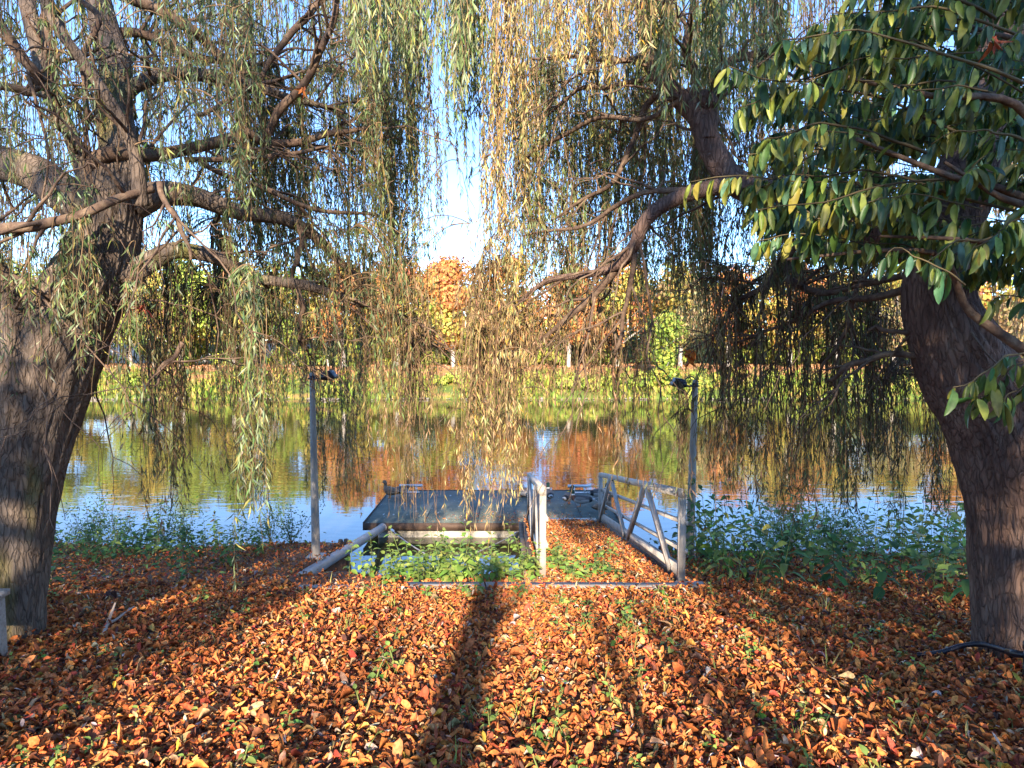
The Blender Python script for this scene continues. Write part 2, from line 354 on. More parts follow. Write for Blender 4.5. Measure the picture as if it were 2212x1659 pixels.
def willow(side, name, label, trunk_pts, limbs, barkmat, seed, kids):
    t = thing(name, label, 'tree', tuple(Q(*trunk_pts[1][:2], trunk_pts[1][2])))
    org = np.array(t.location)
    p, r = limb(trunk_pts, 280); p = p - org
    Geo().tube(p, r, 150, disp=bark_disp(seed, .105)).build('trunk', barkmat, t, sm=True)
    kg = Geo()
    for L_ in limbs:
        big = L_[0][3] > 16
        p, r = limb(L_, 60 if big else 36); p = wiggle(p, .03)
        g = Geo(); g.tube(p - org, r, 26 if big else 10, disp=bark_disp(seed + len(BR_PTS[side]), .08 if big else .05))
        # stubs and knots
        g.build('branch', barkmat if big else M['branch'], t, sm=True)
        BR_PTS[side].append(p[len(p) // 4:])
        # side shoots
        ln = np.linalg.norm(np.diff(p, axis=0), axis=1).sum()
        for c in range(int(ln * kids) + 2):
            i = RS.randint(len(p) // 5, len(p)); d0 = norm(p[min(i + 2, len(p) - 1)] - p[max(i - 2, 0)])
            d = norm(d0 * .8 + RS.randn(3) * .55 + np.array([0, .1, .1])); l = RS.uniform(.35, 1.3)
            k = np.linspace(0, 1, 12)[:, None]
            b = p[i] + d * l * k + np.array([0, 0, -1]) * (.35 * l * k ** 2) ; b = wiggle(b, .09 * l)
            kg.tube(b - org, np.linspace(min(r[i] * .55, .014), .002, 12), 5)
            BR_PTS[side].append(b[3:])
            for e in range(2):
                j = RS.randint(3, 11); d2 = norm(d + RS.randn(3) * .6); l2 = l * RS.uniform(.3, .7)
                b2 = b[j] + d2 * l2 * k - np.array([0, 0, 1]) * (.5 * l2 * k ** 2); b2 = wiggle(b2, .1 * l2)
                kg.tube(b2 - org, np.linspace(.005, .0015, 12), 4); BR_PTS[side].append(b2[3:])
    kg.build('branchlet', M['branch'], t, sm=True, kind='stuff')
    return t, org
LT = [(8, 1520, 5.0, 92), (15, 1400, 5.0, 70), (22, 1250, 5.0, 71), (31, 1100, 5.0, 80), (48, 980, 5.0, 87), (75, 850, 5.0, 99), (112, 760, 5.0, 96), (165, 660, 5.0, 84),
      (213, 570, 5.0, 72), (236, 480, 5.0, 64), (245, 400, 5.0, 58), (262, 330, 5.05, 41), (246, 240, 5.15, 35), (252, 150, 5.3, 31), (228, 60, 5.4, 27), (195, -70, 5.5, 22)]
LL = [
 [(215, 455, 5.0, 46), (150, 425, 5.0, 42), (100, 392, 5.05, 38), (40, 362, 5.1, 36), (-70, 335, 5.2, 34)],
 [(205, 430, 4.9, 24), (182, 375, 4.9, 19), (150, 290, 4.9, 15), (112, 205, 4.9, 15), (85, 110, 4.9, 17), (45, -40, 5.0, 15)],
 [(110, 205, 4.9, 9), (112, 150, 4.9, 12), (118, 120, 4.85, 9), (95, 40, 4.8, 8), (80, -30, 4.8, 6)],
 [(60, 840, 4.8, 44), (38, 730, 4.75, 29), (16, 650, 4.75, 24), (-14, 560, 4.8, 22), (-40, 470, 4.8, 20)],
 [(330, 408, 4.8, 8), (255, 430, 4.6, 9), (150, 470, 4.45, 10), (60, 492, 4.4, 12), (-30, 503, 4.4, 12)],
 [(305, 445, 4.75, 17), (292, 335, 4.7, 13), (250, 245, 4.6, 12), (190, 142, 4.5, 11), (120, 42, 4.4, 11), (75, -40, 4.3, 10)],
 [(195, 415, 4.9, 14), (202, 355, 4.85, 15), (240, 332, 4.85, 16), (330, 335, 5.1, 14), (420, 318, 5.4, 12), (500, 298, 5.6, 11), (535, 291, 5.7, 10), (570, 308, 5.8, 9), (640, 306, 6.0, 8), (710, 288, 6.1, 7), (770, 281, 6.2, 5), (850, 258, 6.3, 2)],
 [(272, 200, 5.2, 17), (300, 182, 5.2, 15), (350, 165, 5.3, 14), (430, 158, 5.5, 14), (520, 178, 5.8, 12), (620, 208, 6.1, 8), (730, 245, 6.4, 4)],
 [(240, -20, 5.3, 12), (353, 27, 5.5, 11), (400, 57, 5.6, 11), (450, 95, 5.8, 10), (493, 128, 5.9, 9), (555, 168, 6.1, 6), (650, 200, 6.3, 3)],
 [(225, 75, 5.4, 13), (300, 73, 5.5, 9), (383, 108, 5.7, 8), (483, 133, 6.0, 6), (600, 150, 6.4, 3)],
 [(575, 300, 5.8, 8), (600, 245, 5.75, 9), (650, 190, 5.7, 8), (690, 112, 5.6, 7), (720, 35, 5.5, 7), (745, -40, 5.4, 6)],
 [(560, 180, 5.9, 5), (590, 120, 5.9, 6), (640, 60, 5.9, 7), (690, 10, 5.9, 7), (740, -40, 5.9, 7)],
 [(285, 440, 5.0, 34), (350, 418, 5.1, 27), (420, 424, 5.3, 21), (500, 452, 5.5, 17), (560, 466, 5.7, 15), (620, 478, 5.9, 14), (680, 510, 6.1, 11), (722, 556, 6.2, 8), (772, 602, 6.3, 4)],
 [(262, 600, 5.0, 30), (320, 568, 5.05, 22), (380, 542, 5.1, 18), (480, 562, 5.3, 14), (560, 600, 5.5, 11), (640, 612, 5.7, 11), (700, 626, 5.9, 9), (780, 656, 6.1, 7), (850, 692, 6.3, 5), (905, 765, 6.4, 3)],
 [(640, 612, 5.7, 6), (652, 660, 5.75, 6), (648, 700, 5.8, 5), (660, 760, 5.9, 3)],
 [(640, 480, 5.9, 6), (655, 520, 5.9, 8), (640, 560, 5.9, 6), (630, 610, 5.95, 3)],
 [(430, 350, 5.3, 6), (500, 385, 5.5, 5), (560, 402, 5.6, 5), (640, 438, 5.8, 5), (740, 460, 6.1, 4), (835, 470, 6.4, 2)],
 [(400, 345, 5.3, 6), (520, 345, 5.6, 5), (620, 330, 5.8, 4), (700, 323, 6.0, 4), (745, 352, 6.1, 2)],
 [(345, 395, 4.7, 7), (352, 430, 4.65, 6), (375, 465, 4.6, 6), (398, 500, 4.6, 5), (408, 560, 4.6, 3)],
 [(170, 0, 4.6, 7), (215, 40, 4.6, 6), (180, 120, 4.6, 6), (182, 190, 4.65, 5), (190, 270, 4.7, 4), (182, 350, 4.8, 3)],
 [(0, 185, 4.6, 9), (60, 196, 4.7, 8), (110, 190, 4.8, 7)],
 [(-20, 20, 4.5, 12), (30, 100, 4.6, 11), (75, 160, 4.7, 10), (110, 205, 4.85, 9)],
 [(395, 740, 4.9, 6), (372, 775, 4.9, 5), (345, 800, 4.9, 4), (330, 830, 4.9, 2)],
 [(28, 595, 4.6, 4), (60, 615, 4.6, 6), (115, 650, 4.75, 9), (150, 690, 4.9, 8)],
 [(430, 250, 5.4, 4), (500, 215, 5.6, 5), (560, 180, 5.8, 4), (640, 165, 6.0, 3)],
]
tl, orgL = willow('L', 'willow_tree', 'large leaning weeping willow with mossy forked trunk at the left edge', LT, LL, M['bark'], 11, 5.0)
RT = [(2215, 1600, 4.5, 125), (2207, 1480, 4.5, 92), (2203, 1400, 4.5, 82), (2196, 1250, 4.5, 84), (2190, 1080, 4.5, 90), (2160, 930, 4.5, 98), (2085, 790, 4.5, 92), (2038, 690, 4.5, 76), (2026, 610, 4.5, 66),
      (2035, 520, 4.55, 62), (2075, 420, 4.6, 60), (2110, 300, 4.7, 52), (2150, 150, 4.8, 46), (2170, -60, 4.9, 40)]
RL = [
 [(2030, 560, 4.55, 40), (1940, 520, 4.7, 40), (1840, 470, 4.8, 36), (1720, 440, 4.9, 33), (1640, 415, 4.95, 30), (1572, 386, 5.0, 28), (1535, 330, 5.0, 26), (1512, 255, 5.0, 24), (1492, 210, 5.0, 20), (1488, 190, 5.0, 16)],
 [(1520, 262, 5.0, 20), (1472, 222, 5.05, 17), (1425, 165, 5.15, 17), (1410, 110, 5.2, 14), (1385, 50, 5.3, 11), (1370, -50, 5.4, 9)],
 [(1530, 300, 4.95, 18), (1532, 250, 4.95, 19), (1528, 222, 4.93, 19), (1530, 212, 4.92, 12)],
 [(1500, 230, 4.95, 10), (1500, 160, 4.95, 9), (1482, 105, 4.95, 8), (1490, 40, 5.0, 6), (1500, -50, 5, 5)],
 [(1575, 400, 4.95, 18), (1500, 415, 4.95, 16), (1440, 442, 5.0, 15), (1392, 480, 5.05, 14), (1366, 530, 5.1, 13), (1336, 570, 5.2, 11), (1270, 590, 5.4, 8), (1190, 612, 5.7, 6), (1120, 662, 6.0, 3)],
 [(1345, 560, 5.2, 9), (1290, 632, 5.4, 8), (1230, 682, 5.6, 7), (1160, 742, 5.9, 4), (1110, 800, 6.2, 3)],
 [(1372, 545, 5.1, 6), (1358, 640, 5.2, 5), (1340, 710, 5.3, 5), (1330, 770, 5.4, 3)],
 [(1510, 410, 4.95, 8), (1400, 416, 5.1, 6), (1330, 442, 5.3, 5), (1250, 492, 5.6, 4), (1130, 512, 6.0, 2)],
 [(1440, 190, 5.15, 9), (1395, 230, 5.3, 7), (1370, 300, 5.4, 6), (1330, 390, 5.5, 5), (1260, 430, 5.7, 4), (1190, 470, 6.0, 2)],
 [(1470, 215, 5.0, 6), (1400, 255, 5.2, 5), (1300, 256, 5.5, 5), (1200, 300, 5.9, 4), (1120, 350, 6.3, 2)],
 [(1410, 125, 5.2, 8), (1320, 130, 5.3, 5), (1240, 125, 5.5, 4), (1150, 120, 5.8, 3)],
 [(1430, 165, 5.15, 6), (1380, 175, 5.2, 5), (1310, 185, 5.4, 5), (1240, 200, 5.6, 4), (1180, 260, 5.9, 2)],
 [(1530, 220, 4.95, 9), (1570, 140, 5.0, 9), (1640, 115, 5.1, 8), (1720, 130, 5.2, 6)],
 [(1985, 770, 4.5, 7), (1920, 764, 4.6, 7), (1850, 788, 4.7, 7), (1790, 820, 4.9, 4)],
 [(2010, 610, 4.5, 10), (1900, 640, 4.7, 8), (1800, 655, 4.9, 6), (1690, 700, 5.2, 4), (1580, 740, 5.6, 3)],
 [(1700, 600, 5.2, 8), (1735, 620, 5.1, 8), (1790, 630, 5.0, 7), (1900, 610, 4.8, 7), (1990, 590, 4.55, 8)],
 [(1850, 625, 4.8, 5), (1835, 690, 4.9, 5), (1800, 760, 5.0, 4), (1770, 830, 5.1, 2)],
 [(1990, 720, 4.5, 6), (1940, 715, 4.55, 5), (1870, 710, 4.7, 4)],
 [(1760, 470, 4.9, 8), (1700, 560, 5.2, 6), (1640, 620, 5.5, 5), (1560, 690, 5.8, 3)],
]
tr_, orgR = willow('R', 'willow_tree', 'leaning weeping willow with dark bent trunk beside the black hose at the right edge', RT, RL, M['bark_dark'], 31, 4.4)

LEAF = {'L': [], 'R': []}; TW = {'L': Geo(), 'R': Geo()}
BRALL = {k: np.vstack(BR_PTS[k]) for k in BR_PTS}
def curtain(side, x0, x1, yt0, yt1, yb, yj, D0, D1, n, pal='w', dens=26, ll=(.06, .1), slant=0, bare=0., snap=True, spread=.5, seed=None):
    """n hanging shoots; x range, range of tops, bottom and its jitter (picture px), distance range"""
    ng = max(3, n // 6); gx = RS.uniform(x0, x1, ng); gD = RS.uniform(D0, D1, ng); gb = RS.randn(ng); gs_ = RS.randn(ng) * 2.5
    for i in range(n):
        q_ = RS.randint(ng); x = gx[q_] + RS.randn() * 11; D = max(4.15, gD[q_] + RS.randn() * .14); yt = RS.uniform(yt0, yt1); b = yb + yj * (RS.randn() * .3 + gb[q_] * .45)
        if b < yt + 40: b = yt + RS.uniform(40, 120)
        p0 = Q(x, yt, D); p1 = Q(x + (slant + gs_[q_]) * (b - yt) / 100 + RS.randn() * 8, b, D + RS.uniform(-.1, .4))
        m = 16; t = np.linspace(0, 1, m)[:, None]
        p = p0 + (p1 - p0) * t
        ln = np.linalg.norm(p1 - p0)
        k = RS.rand(2) * 6; w = .024 * ln
        p[:, 0] += w * (np.sin(t[:, 0] * RS.uniform(3, 7) + k[0]) - math.sin(k[0])); p[:, 1] += w * np.sin(t[:, 0] * 5 + k[1])
        if snap and yt > -60:
            q = BRALL[side]; dd = np.linalg.norm((q - p0) * np.array([1, 1, .7]), axis=1) + np.where(q[:, 2] < p0[2] - .1, 2, 0)
            j = dd.argmin()
            if dd[j] < 1.3:
                s = np.linspace(0, 1, 9)[:, None]; a = q[j]
                arc = a + (p0 - a) * s; arc[:, 2] += .22 * dd[j] * np.sin(s[:, 0] * math.pi) * (1 - s[:, 0] * .3)
                p = np.vstack([arc[:-1], p]); ln += dd[j] * .6
        mm = len(p)
        TW[side].tube(p, np.linspace(.0042, .0014, mm) * RS.uniform(.7, 1.25), 3, col=(np.array([.17, .11, .06]) * RS.uniform(.5, 1.7) if pal != 'd' else np.array([.09, .055, .035]) * RS.uniform(.6, 1.5)))
        if RS.rand() < bare: nl = int(ln * dens * .12)
        else: nl = int(ln * dens * RS.uniform(.7, 1.5))
        if nl < 2: continue
        tt = np.sort(RS.rand(nl)) ** .9 * (mm - 1.001); a = tt.astype(int); f = (tt - a)[:, None]
        B = p[a] * (1 - f) + p[a + 1] * f
        az = RS.rand(nl) * 6.283; up = RS.uniform(-.2, spread, nl)
        d = norm(np.stack([np.cos(az) * (.25 + up), np.sin(az) * (.25 + up), -np.ones(nl)], -1))
        nr = norm(RS.randn(nl, 3)); L_ = RS.uniform(ll[0], ll[1], nl)
        c = pick(PALS[pal], nl, .2) * RS.uniform(.8, 1.2)
        LEAF[side].append((B, d, nr, L_, L_ * RS.uniform(.1, .15, nl), c))
C = curtain
# canopy above and behind the frame top, left
C('L', -150, 560, -220, 60, 190, 120, 4.8, 7.5, 150, 'w', 30, slant=4)
C('L', -100, 600, 60, 420, 430, 150, 4.7, 7.0, 190, 'w', 26, slant=5)
C('L', -150, 320, 150, 450, 640, 120, 6.0, 9.0, 170, 'b', 14, bare=.35)
C('L', 0, 420, 470, 650, 720, 130, 4.2, 4.8, 62, 'n', 26, (.06, .095), spread=.9)
C('L', 60, 560, -100, 200, 330, 160, 5.5, 8.5, 130, 'w', 30, slant=8)
C('L', 430, 900, -260, 40, 330, 230, 5.6, 9.0, 330, 'w', 34, slant=3)
C('L', 480, 800, 150, 400, 500, 130, 5.6, 8.5, 210, 'w', 32, slant=10)
C('L', 520, 880, 150, 420, 600, 110, 5.8, 8.5, 230, 'w', 32, slant=8)
C('L', 830, 918, -200, 120, 480, 130, 6.0, 8.5, 85, 'w', 34)
C('L', 0, 620, -200, 350, 330, 200, 4.2, 4.9, 90, 'n', 30, (.06, .09), spread=.9, slant=6)
C('L', 760, 960, -260, -60, 120, 90, 4.6, 6.5, 90, 'n', 34, (.07, .11))
C('L', 925, 960, 250, 380, 500, 60, 6, 7, 8, 'd', 16)
# left, in front of far bank
C('L', 0, 330, 400, 620, 720, 110, 4.2, 5.6, 60, 'n', 20, (.07, .1), spread=.9)
C('L', 250, 560, 420, 600, 770, 120, 5.0, 7.0, 120, 'w', 22, bare=.3)
C('L', 420, 920, 480, 660, 800, 130, 5.6, 7.5, 260, 'w', 24, bare=.3, slant=3)
C('L', 330, 440, 620, 720, 1020, 80, 5.2, 6.2, 60, 'd', 34, bare=.3)
C('L', 330, 420, 600, 700, 900, 140, 5.2, 6.5, 25, 'b', 12, bare=.5)
C('L', 480, 570, 620, 720, 1050, 70, 5.2, 6.2, 45, 'd', 30, bare=.2)
C('L', 540, 610, 560, 700, 1050, 160, 4.4, 5.2, 15, 'n', 26, (.08, .12), spread=.8)
C('L', 275, 320, 560, 640, 930, 100, 4.4, 4.9, 9, 'n', 16, (.08, .12), spread=.8)
C('L', 560, 660, 640, 740, 880, 120, 5.5, 6.5, 40, 'w', 22, bare=.4)
C('L', 690, 790, 560, 780, 1050, 50, 9.9, 11.2, 70, 'd', 32, bare=.15)
C('L', 630, 800, 560, 740, 900, 110, 9.9, 11.5, 75, 'b', 20, bare=.4)
C('L', 820, 915, 680, 800, 1110, 60, 6.0, 7.0, 36, 'b', 10, bare=.75)
C('L', 800, 960, 620, 760, 900, 120, 6.0, 7.5, 85, 'b', 24, bare=.3)
C('L', 130, 560, 700, 800, 930, 160, 5, 7, 46, 'b', 10, bare=.6)
C('L', 120, 200, 780, 830, 960, 60, 8.5, 10, 12, 'd', 24)
# right tree
C('R', 985, 1060, -260, -40, 250, 170, 5.6, 7.0, 55, 'w', 34)
C('R', 1035, 1130, -260, 0, 520, 160, 5.4, 6.8, 62, 'g', 30, (.06, .095))
C('R', 960, 1060, -240, -60, 170, 70, 4.6, 6.0, 60, 'n', 32, (.08, .12))
C('R', 1150, 1460, -260, 60, 150, 100, 4.4, 5.4, 100, 'g', 30, (.06, .1), spread=.8)
C('R', 1380, 1700, -260, 40, 160, 110, 4.3, 5.6, 150, 'n', 34, (.07, .12), spread=.7)
C('R', 1080, 1560, -260, 150, 420, 170, 5.8, 9.0, 400, 'w', 34)
C('R', 1080, 1560, 100, 380, 560, 90, 5.8, 9.0, 380, 'w', 34)
C('R', 1560, 2250, -200, 200, 460, 160, 5.5, 8.5, 300, 'd', 34)
C('R', 1500, 2000, 250, 450, 620, 80, 5.5, 8.0, 230, 'd', 32)
C('R', 1080, 1540, 420, 580, 680, 90, 5.6, 7.5, 210, 'w', 26, bare=.2)
C('R', 980, 1120, 560, 700, 860, 120, 5.8, 7.0, 90, 'b', 24, bare=.3)
C('R', 1010, 1130, 640, 760, 1080, 90, 5.6, 6.8, 50, 'g', 22, (.06, .095), bare=.45, slant=-4)
C('R', 1080, 1190, 600, 720, 960, 90, 5.6, 6.6, 40, 'b', 22, (.06, .09), bare=.4, slant=-8)
C('R', 990, 1150, 560, 740, 1000, 100, 5.6, 6.8, 48, 'b', 24, (.05, .08), bare=.3)
C('R', 1020, 1130, 660, 800, 1090, 40, 5.4, 6.4, 34, 'g', 26, (.05, .075), bare=.3, slant=-3)
C('R', 1090, 1330, 640, 740, 850, 90, 5.5, 7.0, 110, 'b', 22, bare=.4, slant=-4)
C('R', 1280, 1400, 700, 800, 1000, 70, 5.6, 6.8, 55, 'b', 20, bare=.45)
C('R', 1340, 1540, 480, 700, 810, 90, 9.9, 11.5, 110, 'w', 24, bare=.2)
C('R', 1540, 1700, 560, 720, 1030, 80, 4.9, 6.2, 75, 'd', 30, bare=.3); C('R', 1540, 1700, 560, 720, 1040, 80, 4.9, 6.5, 50, 'b', 24, bare=.4)
C('R', 1680, 1850, 560, 720, 1050, 80, 4.9, 6.2, 75, 'd', 30, bare=.3); C('R', 1680, 1850, 560, 720, 1040, 80, 4.9, 6.5, 50, 'w', 24, bare=.4)
C('R', 1840, 1990, 600, 740, 1000, 70, 5.0, 6.5, 90, 'd', 30, bare=.3)
C('R', 1900, 2060, 800, 900, 1090, 50, 5.2, 6.5, 50, 'd', 26, bare=.4)
C('R', 1460, 1560, 850, 920, 1020, 50, 5.2, 6.0, 18, 'd', 26)
C('R', 2080, 2260, 500, 700, 820, 80, 6, 8, 70, 'b', 22, bare=.2)
for side, t, org in (('L', tl, orgL), ('R', tr_, orgR)):
    g = Geo()
    for B, d, n, L_, W_, c in LEAF[side]: leaves(g, B - org, d, n, L_, W_, DIA, DIA_F, c)
    g.build('foliage', M['willow'], t)
    TW[side].v = [v - org for v in TW[side].v]
    TW[side].build('hanging_shoots', M['twig'], t, kind='stuff')
    print(side, 'leaves', len(g.q) and sum(len(q) for q in g.q))

# ------------------------------------------------------------------ pontoon, gangway, pipe, lamps
DZ = .36                                   # deck height above the water
t = thing('pontoon', 'floating pontoon with dark slate deck and pale concrete float, moored in front of the inlet', 'pontoon', (-.43, 15.7, 0)); o0 = np.array(t.location)
def part(name, mat, par, fn, org=None, sm=False, kind=None):
    g = Geo(); fn(g)
    if org is not None: g.v = [v - org for v in g.v]
    return g.build(name, mat, par, sm, kind)
part('deck', M['deck'], t, lambda g: g.box((-3.2, 14.2, DZ - .03), (2.34, 17.3, DZ)), o0)
def fas(g):
    g.box((-3.2, 14.17, DZ - .16), (2.34, 14.22, DZ - .004)); g.box((-3.23, 14.17, DZ - .16), (-3.2, 17.3, DZ + .012)); g.box((2.34, 14.17, DZ - .16), (2.37, 17.3, DZ + .012)); g.box((-3.23, 17.3, DZ - .16), (2.37, 17.33, DZ + .012))
part('mat_joint', M['black'], t, lambda g: [g.box((x_ - .008, 14.2, DZ - .01), (x_ + .008, 17.3, DZ + .004)) for x_ in (-1.9, -.75, .4, 1.55)], o0)
part('fascia', M['fascia'], t, fas, o0)
part('float', M['conc'], t, lambda g: g.box((-2.93, 14.32, -.5), (2.1, 17.1, DZ - .15)), o0)
part('ledge', M['conc'], t, lambda g: g.box((-2.7, 14.27, DZ - .185), (.3, 14.33, DZ - .165)), o0)
for cx, cy in ((-2.62, 17.05), (1.74, 17.0)):
    def cl(g):
        for s in (-.13, .13): g.beam((cx + s * 1.15, cy, DZ), (cx + s, cy, DZ + .16), .05, .05)
        g.box((cx - .22, cy - .05, DZ), (cx + .22, cy + .05, DZ + .02))
    c = part('cleat', M['silver'], t, cl, o0)
    part('cleat_bar', M['silver'], c, lambda g: g.tube([(cx - .3, cy, DZ + .185), (cx + .3, cy, DZ + .185)], .038, 10), o0, True)
# gangway
GX0, GX1, GY0, GY1 = .34, 1.90, 7.25, 14.15
def gz(y): return 1.60 + (DZ + .05 - 1.60) * (y - GY0) / (GY1 - GY0)
t = thing('gangway', 'sloping gangway with two white-grey braced railings, covered in fallen leaves', 'gangway', (1.1, 7.25, 1.6)); o0 = np.array(t.location)
def gdeck(g):
    for i in range(8):
        x0 = GX0 - .12 + i * (GX1 - GX0 + .24) / 8; x1 = x0 + (GX1 - GX0 + .24) / 8 - .008
        v = [(x, y, gz(y) + dz) for dz in (-.06, 0) for x, y in ((x0, GY0), (x1, GY0), (x1, GY1), (x0, GY1))]
        g.add(v, q=[(0,3,2,1),(4,5,6,7),(0,1,5,4),(1,2,6,5),(2,3,7,6),(3,0,4,7)])
part('deck', M['fascia'], t, gdeck, o0)
part('threshold', M['galv'], t, lambda g: g.box((GX0 + .06, 14.17, DZ + .003), (GX1 - .06, 14.42, DZ + .045)), o0)
part('side_beam', M['stake'], t, lambda g: g.beam((GX1 + .16, GY0, gz(GY0) - .1), (GX1 + .16, GY1, gz(GY1) - .1), .07, .16), o0)
part('side_beam', M['stake'], t, lambda g: g.beam((GX0 - .16, GY0, gz(GY0) - .1), (GX0 - .16, GY1, gz(GY1) - .1), .07, .16), o0)
RH = 1.02
for gx, ye in ((GX0 + .02, 7.62), (GX1 - .02, 7.2)):
    top = lambda y: gz(y) + RH
    def up(f): return lambda y: gz(y) + f
    yn, yf = ye + .05, 13.95
    rl = part('railing', M['galv'], t, lambda g: g.beam((gx, yn - .06, top(yn - .06)), (gx, yf + .05, top(yf + .05)), .075, .085), o0)
    for yy, lo in ((yn, -.12), (yf, -.05)): part('post', M['galv'], rl, lambda g: g.beam((gx, yy, gz(yy) + lo), (gx, yy, top(yy) - .045), .075, .075), o0)
    for f in (.37, .68): part('mid_rail', M['galv'], rl, lambda g: g.beam((gx + .042, yn - .045, gz(yn) + RH * f), (gx + .042, yf, gz(yf) + RH * f), .04, .045), o0)
    part('bottom_rail', M['galv'], rl, lambda g: g.beam((gx, yn + .04, gz(yn) + .14), (gx, yf - .04, gz(yf) + .14), .05, .13), o0)
    ap = [(13.75, 12.45), (10.75, 12.25), (10.45, 9.25), (7.62 + ye - 7.2, 9.0)]
    for y0, y1 in ap: part('brace', M['galv'], rl, lambda g: g.beam((gx - .028, y0, gz(y0) + .1), (gx - .028, y1, top(y1) - .045), .055, .085), o0)
# big steel pipe from bank to pontoon
pA = Q(612, 1272, 8.0); pB = Q(826, 1140, 14.15)
t = thing('steel_pipe', 'thick grey steel pipe slanting from the bank down to the pontoon corner', 'pipe', tuple(pA)); 
d = norm(pB - pA); pp = np.linspace(0, 1, 9)[:, None] * (pB - pA) * .995 + pA - d * .05
part('tube', M['pipe'], t, lambda g: g.tube(pp, .083, 20), pA, True)
part('end_flange', M['pipe'], t, lambda g: g.tube([pB - d * .06, pB + d * .02], .098, 20), pA, True)
part('end_collar', M['pipe'], t, lambda g: g.tube([pA - d * .1, pA + d * .02], .095, 20), pA, True)
# wedge shaped concrete block under it
b0 = pA + (pB - pA) * .06; b1 = pA + (pB - pA) * .27
t = thing('concrete_block', 'rough wedge of concrete carrying the slanting grey pipe', 'concrete block', (b0[0], b0[1], b0[2] - .5)); o0 = np.array(t.location)
def wedge(g):
    a = []
    for s in (-.05, .3):
        a += [(b0[0] + s, b0[1], b0[2] - .1), (b1[0] + s, b1[1], b1[2] - .1), (b1[0] + s, b1[1], -.6), (b0[0] + s, b0[1], b0[2] - .6)]
    g.add(a, q=[(0,1,2,3),(7,6,5,4),(0,4,5,1),(1,5,6,2),(2,6,7,3),(3,7,4,0)])
part('block', M['conc'], t, wedge, o0)
def rubble(g):
    for i in range(16):
        c = np.array([b1[0] + RS.uniform(.2, .5), b1[1] + RS.uniform(-.25, .1), RS.uniform(.1, 1.0)]); r = RS.uniform(.06, .12)
        u = np.linspace(0, math.pi, 6); k = np.stack([c + (0, 0, r) * np.ones(3) * math.cos(a) for a in u])
        g.tube(k, np.maximum(np.sin(u) * r, .004) * RS.uniform(.8, 1.2, 6), 7)
part('rubble_edge', M['stake'], t, rubble, o0)
# mooring cables
def cable(name, label, pts, tb):
    P_ = np.array(pts); t = thing(name, label, 'cable', tuple(P_[0]))
    s = spline(P_, 24); part('rope', M['pipe'], t, lambda g: g.tube(s, .012, 6), P_[0], True)
    d = norm(P_[1] - P_[0]); a = P_[0] + d * tb
    part('turnbuckle', M['silver'], t, lambda g: g.tube([a, a + d * .05, a + d * .06, a + d * .34, a + d * .35, a + d * .42], [.012, .018, .034, .034, .018, .012], 8), P_[0], True)
cable('mooring_cable', 'thin mooring cable slanting down right from the pipe end of the pontoon', [Q(842, 1142, 14.15), Q(880, 1172, 12.3), Q(950, 1215, 10.2), Q(1040, 1265, 8.6)], .1)
cable('mooring_cable', 'thin mooring cable slanting down left from the gangway end of the pontoon', [Q(1130, 1145, 14.15), Q(1050, 1185, 12.2), Q(960, 1218, 10.6), Q(830, 1255, 9.0), Q(700, 1272, 8.2)], .3)
